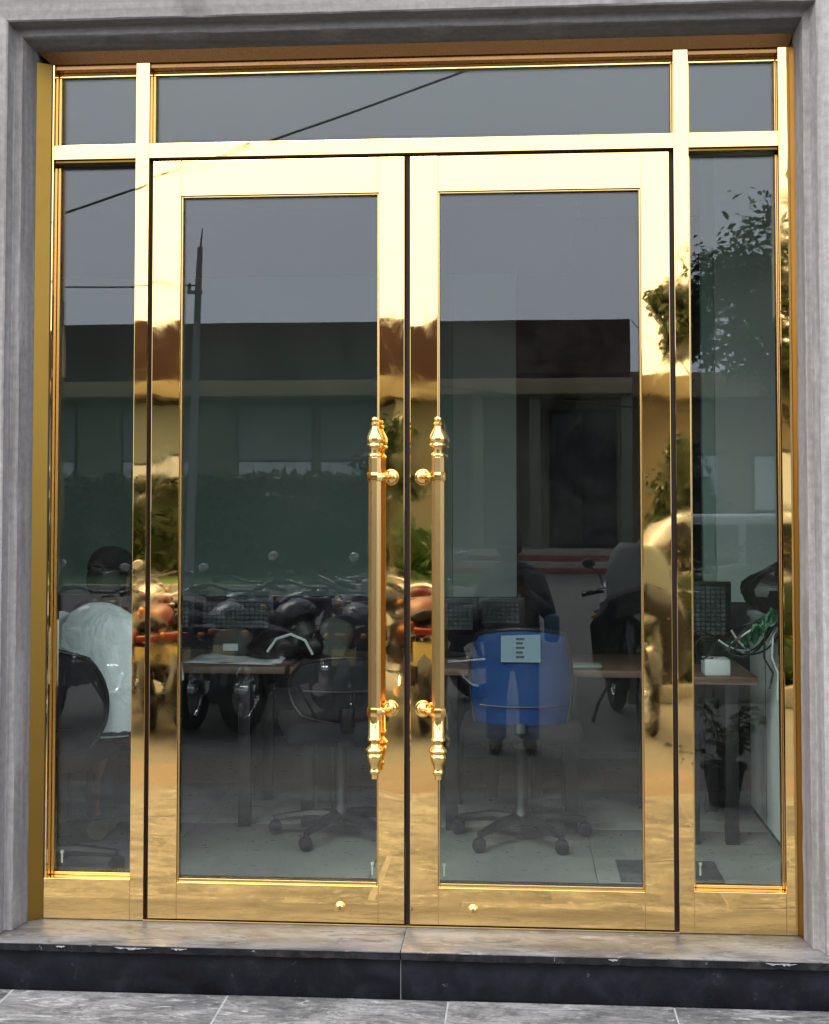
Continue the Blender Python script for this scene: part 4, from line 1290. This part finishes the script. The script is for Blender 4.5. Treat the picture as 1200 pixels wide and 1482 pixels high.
    if screen:
        m = MB(); bm = m.bm
        rows_ = []
        for i in range(11):
            row = []
            for jj in range(13):
                u, v = -1 + 2 * jj / 12, i / 10
                wd = .21 * math.sqrt(max(0, 1 - (v * .93) ** 3)) + .02
                row.append(bm.verts.new((.50 - .16 * v + .02 - .10 * u * u, u * wd, .88 + .42 * v)))
            rows_.append(row)
        for A, B in zip(rows_, rows_[1:]):
            for k in range(12):
                bm.faces.new((A[k], A[k + 1], B[k + 1], B[k]))
        o_ = m.build('windscreen', 'blind_pale', t, 60)
        md = o_.modifiers.new('thickness', 'SOLIDIFY'); md.thickness = .004
        m = MB(); m.tube([(.52, 0, .93), (.47, .17, .86), (.40, .23, .70), (.36, .22, .45), (.30, .18, .33)], [(.03, .09), (.03, .10), (.03, .12), (.03, .10), (.02, .04)], 12)
        m.tube([(.52, 0, .93), (.47, -.17, .86), (.40, -.23, .70), (.36, -.22, .45), (.30, -.18, .33)], [(.03, .09), (.03, .10), (.03, .12), (.03, .10), (.02, .04)], 12)
        m.build('leg_shield', paint, t, 60)
    t.rotation_euler.z = yaw
    k = rnd.uniform(.95, 1.05)
    t.scale = (k, k * rnd.uniform(.92, 1.05), k)
    return t
ZS = -.300
motorcycle('red motorcycle standing second from the far left end of the parked row', (-2.42, -6.1, ZS), R(-100), 'paint_red')
motorcycle('black motorcycle at the far left end of the parked row', (-3.0, -5.95, ZS), R(-84), 'paint_black')
motorcycle('black motorcycle right beside the left one of the two red ones', (-1.90, -6.0, ZS), R(-82), 'paint_black', False, False)
motorcycle('black motorcycle leaning in the middle between the two red ones', (-1.38, -5.9, ZS), R(-70), 'paint_black')
motorcycle('black motorcycle right beside the right one of the two red ones', (-.90, -6.05, ZS), R(-92), 'paint_black', False, False)
motorcycle('red motorcycle parked in the middle, in line with the door handles', (-.40, -6.1, ZS), R(-96), 'paint_red')
motorcycle('black motorcycle in the second row, behind the left red one', (-2.15, -7.3, ZS), R(-64), 'paint_black', False, False)
motorcycle('black motorcycle in the second row, behind the middle of the front row', (-1.15, -7.4, ZS), R(-105), 'paint_black', False, False)
motorcycle('black motorcycle in the second row, right behind the left end of the front row', (-2.85, -7.5, ZS), R(-110), 'paint_black', False, False)
motorcycle('black motorcycle in the second row, turned across behind the leaning one', (-1.65, -7.6, ZS), R(-30), 'paint_black', False, False)
motorcycle('black motorcycle in the second row, turned across behind the right red one', (-.55, -7.5, ZS), R(-150), 'paint_black', False, False)
motorcycle('black motorcycle with a pale windscreen, parked beside the planted island', (1.17, -6.05, ZS), R(84), 'paint_black', True)

# ------------------------------------------------------------------ planted island, its shrubs and tree
isl = bpy.data.objects.new('planted_island', None); COL.objects.link(isl); struct(isl); OFF['planted_island'] = Vector()
for i in range(9):
    MB().box(1.22 + i * .7 + .004, 1.22 + (i + 1) * .7 - .004, -7.20, -7.03, -.30, -.15 + rnd.uniform(-.006, .006), .012).build('kerb_block', 'kerb_stone', isl)
MB().box(1.22, 7.5, -8.5, -7.20, -.30, -.17).build('soil_bed', 'soil', isl, 0)

def shrub_row(label, x0, x1, y0, y1, z0, z1, nleaf, size, mat, seed, name='hedge', core=True, bumps=.12):
    rg = random.Random(seed)
    t = thing(name, label, name, ((x0 + x1) / 2, (y0 + y1) / 2, z0))
    pts = []
    for k in range(nleaf):
        x = rg.uniform(x0, x1); y = rg.uniform(y0, y1)
        top = z1 - bumps * (z1 - z0) * (1 + math.sin(x * 5.1 + seed) * .5 + math.sin(x * 11.3) * .5) * rg.random()
        u = rg.random()
        if u < .6:
            y = rg.choice((y0, y1)) + rg.gauss(0, .05) if rg.random() < .75 else y
            z = z0 + (top - z0) * rg.random()
        else:
            z = top - abs(rg.gauss(0, .04)) * (z1 - z0)
        pts.append((x, y, z))
    V, F = leaves(pts, size, rg)
    pydata('foliage', V, F, mat, t)
    if core:
        m = MB()
        nn = max(3, int((x1 - x0) / ((z1 - z0) * .5)))
        for k in range(nn):
            xx = x0 + (x1 - x0) * (k + .5) / nn
            m.ball((xx, (y0 + y1) / 2, z0 + (z1 - z0) * .42), ((x1 - x0) / nn * .8, (y1 - y0) * .42, (z1 - z0) * .42 * rg.uniform(.85, 1.05)), 12, 8)
        m.build('dark_core', 'leaf_dark', t)  # dark lumps added inside the foliage to make it opaque
    return t
shrub_row('low clipped green hedge along the kerb of the planted island', 1.3, 7.2, -7.62, -7.25, -.17, .20, 5200, .06, 'leaf_hedge', 3)
shrub_row('tall twiggy brown shrub standing behind the low hedge', 1.38, 6.8, -8.3, -7.75, -.17, 1.02, 5200, .055, 'leaf_brown', 5, 'shrub', True, .3)
shrub_row('small red flowering plants between the hedge and the brown shrub', 1.35, 6.5, -7.72, -7.60, -.17, .23, 700, .05, 'petal_red', 8, 'flowers', False)
shrub_row('far tall green hedge in front of the opposite building', -22, -2.2, -25.6, -24.4, -.17, 2.0, 15000, .22, 'leaf_far', 11)
shrub_row('rounded bright green bush at the foot of the far steps', -2.6, -1.4, -23.6, -22.6, -.17, .85, 1500, .14, 'leaf_hedge', 12, 'bush')

def tree(label, x, y, z, h, crown, nleaf, size, seed, mat='leaf_green', trunk_r=.09):
    """crown: list of (dx, dy, dz, r) lobes"""
    rg = random.Random(seed)
    t = thing('tree', label, 'tree', (x, y, z))
    m = MB()
    m.tube([(x, y, z), (x + .03, y, z + h * .3), (x - .02, y + .03, z + h * .6), (x, y, z + h * .85)], [trunk_r, trunk_r * .8, trunk_r * .55, trunk_r * .25], 10)
    for dx, dy, dz, r_ in crown:
        m.tube([(x, y, z + h * .42), (x + dx * .5, y + dy * .5, z + h * .3 + dz * .5), (x + dx, y + dy, z + dz)], [trunk_r * .5, trunk_r * .3, trunk_r * .1], 7)
    m.build('trunk', 'bark', t)
    pts = []
    per = max(1, nleaf // len(crown))
    for dx, dy, dz, r_ in crown:
        ncl = 22
        cl = []
        for q in range(ncl):
            v = Vector((rg.gauss(0, 1), rg.gauss(0, 1), rg.gauss(0, .9)))
            v = v.normalized() * r_ * rg.uniform(.45, 1.0)
            cl.append(v)
        for q in range(per):
            c = cl[rg.randrange(ncl)]
            s_ = r_ * .26
            pts.append((x + dx + c.x + rg.gauss(0, s_), y + dy + c.y + rg.gauss(0, s_), z + dz + c.z + rg.gauss(0, s_ * .9)))
    V, F = leaves(pts, size, rg, 2.2, .35)
    pydata('crown', V, F, mat, t)
    return t
tree('leafy green tree growing on the planted island', 2.90, -7.9, -.05, 4.2,
     [(-.30, 0, 3.45, .55), (.25, .1, 3.75, .6), (-.55, .1, 3.05, .50), (.1, -.2, 3.1, .6), (.75, 0, 3.2, .65), (-.35, .1, 2.7, .35), (.4, .1, 2.75, .45), (1.4, 0, 3.4, .7), (1.2, .1, 2.8, .5), (-1.0, .0, 2.85, .22), (-1.15, .0, 3.15, .20), (-.75, 0, 3.35, .35)], 13000, .085, 21)
tree('small bushy tree beyond the white car', 2.42, -13.5, -.30, 2.6, [(0, 0, 1.9, .38), (.2, .1, 1.6, .33), (-.15, 0, 1.5, .3), (.05, 0, 2.25, .25)], 2600, .11, 23, 'leaf_dark', .07)
tree('thin small tree standing before the opposite building', -2.08, -21.8, -.17, 3.3, [(0, 0, 2.9, .35), (-.3, 0, 2.3, .3), (.3, .1, 2.0, .3)], 900, .2, 25, 'leaf_dark', .06)

# potted plant at the right of the entrance
pp = thing('potted_plant', 'leafy potted plant on the pavement right of the entrance, seen in the right pane', 'potted plant', (1.34, -2.42, -.143))
MB().lathe([(0, -.143), (.07, -.143), (.10, .03), (.112, .03), (.112, .055), (.095, .055), (.09, .03), (0, .03)], (1.34, -2.42, 0), 'Z', 24).build('pot', 'terracotta', pp)
rg = random.Random(31)
m = MB(); pts = []
for k in range(11):
    a = rg.uniform(0, 2 * PI); l = rg.uniform(.10, .24); h = rg.uniform(.18, .42)
    P_ = [(1.34 + math.cos(a) * l * u ** 1.3, -2.42 + math.sin(a) * l * u ** 1.3, .03 + h * u - .10 * u * u) for u in (0, .35, .7, 1)]
    m.tube(P_, [.004, .0035, .003, .002], 6)
    for q in range(26):
        u = rg.uniform(.25, 1.05)
        pts.append((1.34 + math.cos(a) * l * u ** 1.3 + rg.gauss(0, .015), -2.42 + math.sin(a) * l * u ** 1.3 + rg.gauss(0, .015), .03 + h * u - .10 * u * u + rg.gauss(0, .02)))
m.build('stem', 'leaf_dark', pp)
V, F = leaves(pts, .055, rg, 1.8, .3)
pydata('foliage', V, F, 'leaf_green', pp)

# ------------------------------------------------------------------ white car beyond the island (built facing -X, side towards the door)
car = thing('parked_car', 'white car parked beyond the planted island, seen in the right panes', 'car', (2.85, -10.3, ZS), None, True)
m = MB(); bm = m.bm
prof_low = [(-1.60, .35), (-1.64, .62), (-1.56, .80), (-1.05, .93), (1.95, .98), (2.1, .80), (2.08, .40), (1.9, .28), (-1.5, .28)]
m.prism(prof_low, -.80, .80, 'XZ', .06)
m.build('body', 'paint_white', car, 50)
m = MB(); m.prism([(-1.40, .94), (-1.05, 1.46), (-.85, 1.52), (1.45, 1.52), (1.95, .985)], -.70, .70, 'XZ', .05)
for s in (-1, 1):
    pass
cb = m.build('cabin', 'paint_white', car, 50)
for s in (-1, 1):
    for poly in ([(-1.22, 1.0), (-.98, 1.38), (-.85, 1.42), (-.32, 1.42), (-.32, 1.0)], [(-.25, 1.0), (-.25, 1.42), (.30, 1.42), (.30, 1.0)], [(.38, 1.0), (.38, 1.42), (1.05, 1.42), (1.05, 1.0)], [(1.12, 1.0), (1.12, 1.42), (1.38, 1.42), (1.72, 1.0)]):
        w_ = MB(); w_.prism(poly, s * .695, s * .712, 'XZ', .004); w_.build('side_window', 'car_window', car)
    for x in (-1.02, 1.25):
        wt = MB().torus((x, s * .72, .31), .22, .09, 'Y', 28, 10, flat=.9).build('wheel', 'tyre', car)
        MB().lathe([(0, -.06), (.17, -.06), (.19, .0), (.17, .06), (0, .06)], (x, s * .74, .31), 'Y', 24).build('rim', 'chrome', wt)
    mm = MB(); mm.box(-1.42, -1.26, s * .74 - .06 + s * .08, s * .74 + .06 + s * .08, .96, 1.10, .03, 3); mm.build('wing_mirror', 'paint_black', car)
    MB().ball((-1.53, s * .58, .70), (.10, .16, .08), 16, 10).build('headlight', 'lens_clear', car)
    MB().box(-.18, -.02, s * .80, s * .812, .80, .825, .004).build('door_handle', 'chrome', car)
mm = MB(); mm.box(-1.70, -1.58, -.78, .78, .30, .46, .03, 3); mm.build('bumper', 'paint_black', car)

# ------------------------------------------------------------------ the building opposite
ob = thing('opposite_building', 'long low building opposite with brown fascia and cream band, seen in the glass', 'building', (-4, -31, ZS))
m = MB(); m.box(-26, 3.06, -42, -31.2, ZS, 4.02); m.build('wall', 'wall_cream', ob, 0)
MB().box(-26, 3.07, -43, -30.0, 4.46, 5.93, .02).build('fascia', 'fascia_brown', ob)
MB().box(-26, 3.10, -43, -29.8, 4.06, 4.455, .02).build('cream_band', 'fascia_cream', ob)
for x in (-16.5, -13.3, -10.1, -7.0, -4.85):
    w_ = 2.0
    f = MB(); f.box(x, x + w_, -31.195, -31.10, 1.35, 3.98, .01); f = f.build('window', 'frame_dark', ob)
    MB().box(x + .06, x + w_ - .06, -31.12, -31.085, 2.5, 3.92).build('blind', 'blind_pale', f, 0)
    MB().box(x + .06, x + w_ - .06, -31.12, -31.085, 1.42, 2.44).build('lower_pane', 'lens_clear', f, 0)
for x in (-2.75, -.72, .72, 2.98):
    MB().box(x - .14, x + .14, -30.4, -30.1, ZS, 4.05, .02).build('pillar', 'wall_cream', ob)
d = MB(); d.box(1.10, 2.80, -31.195, -31.11, .22, 3.75, .01); d = d.build('entrance_door', 'frame_dark', ob)
for x0, x1 in ((1.18, 1.92), (1.98, 2.72)):
    MB().box(x0, x1, -31.12, -31.08, .30, 3.66).build('door_pane', 'door_dark', d, 0)
for k in range(4):
    MB().box(-2.2, 3.0, -30.0 + k * .42 - .01, -30.0 + (k + 1) * .42, ZS, .22 - k * .13, .01).build('step', 'step_red' if k % 2 else 'kerb_stone', ob)
MB().box(-2.2, 3.0, -31.2, -30.02, ZS, .225, .01).build('veranda_floor', 'kerb_stone', ob)
wg = thing('side_wing', 'lower cream building wing right of the brown fascia', 'building', (9, -34, ZS))
MB().box(3.12, 22, -44, -32.5, ZS, 4.1).build('wall', 'wall_beige', wg, 0)
MB().box(3.12, 22, -44, -31.4, 4.10, 4.75, .02).build('cream_band', 'fascia_cream', wg)
for x in (4.2, 6.4, 8.6):
    f = MB(); f.box(x, x + 1.4, -32.495, -32.42, 1.1, 2.7, .01); f = f.build('window', 'frame_dark', wg)
    MB().box(x + .08, x + 1.32, -32.43, -32.40, 1.2, 2.6).build('pane', 'lens_clear', f, 0)

# utility pole and wires
po = thing('utility_pole', 'slim grey utility pole standing before the opposite building', 'utility pole', (-5.6, -20.2, ZS))
MB().tube([(-5.60, -20.2, ZS), (-5.56, -20.2, 2.0), (-5.47, -20.2, 5.4), (-5.44, -20.2, 6.0)], [.085, .08, .06, .05], 12).build('pole', 'pole_concrete', po)
MB().tube([(-5.44, -20.2, 5.95), (-5.40, -20.2, 6.35)], [.02, .012], 8).build('tip', 'frame_dark', po)
m = MB(); m.box(-5.68, -5.40, -20.24, -20.16, 5.15, 5.21, .01); m.build('crossarm', 'pole_concrete', po)
for x in (-5.64,):
    MB().lathe([(0, 5.22), (.03, 5.22), (.035, 5.27), (.02, 5.30), (.03, 5.33), (0, 5.36)], (x, -20.2, 0), 'Z', 10).build('insulator', 'shoe_brown', po)
def wire(label, a, b, sag, r_=.022):
    a, b = Vector(a), Vector(b)
    P_ = []
    for k in range(25):
        u = k / 24
        p = a.lerp(b, u); p.z -= sag * 4 * u * (1 - u)
        P_.append(p)
    tag(MB().tube(P_, r_, 6).build('overhead_wire', 'wire_black', None), label, 'wire', 'overhead wires')
wire('thin wire rising steeply across the pale sky in the wide top pane', (-14, -20, 4.75), (9.5, -20, 12.8), .25)
wire('thin wire crossing the lower sky in the upper left side pane', (-5.45, -20.2, 5.3), (-40, -24, 8.0), .5, .016)
wire('thin wire sloping down from the brown fascia to the tree', (3.02, -29, 5.75), (2.62, -12, 2.65), .05, .012)
wire('sagging wire in front of the brown fascia', (-5.42, -20.2, 4.2), (8, -19, 2.6), .3, .014)
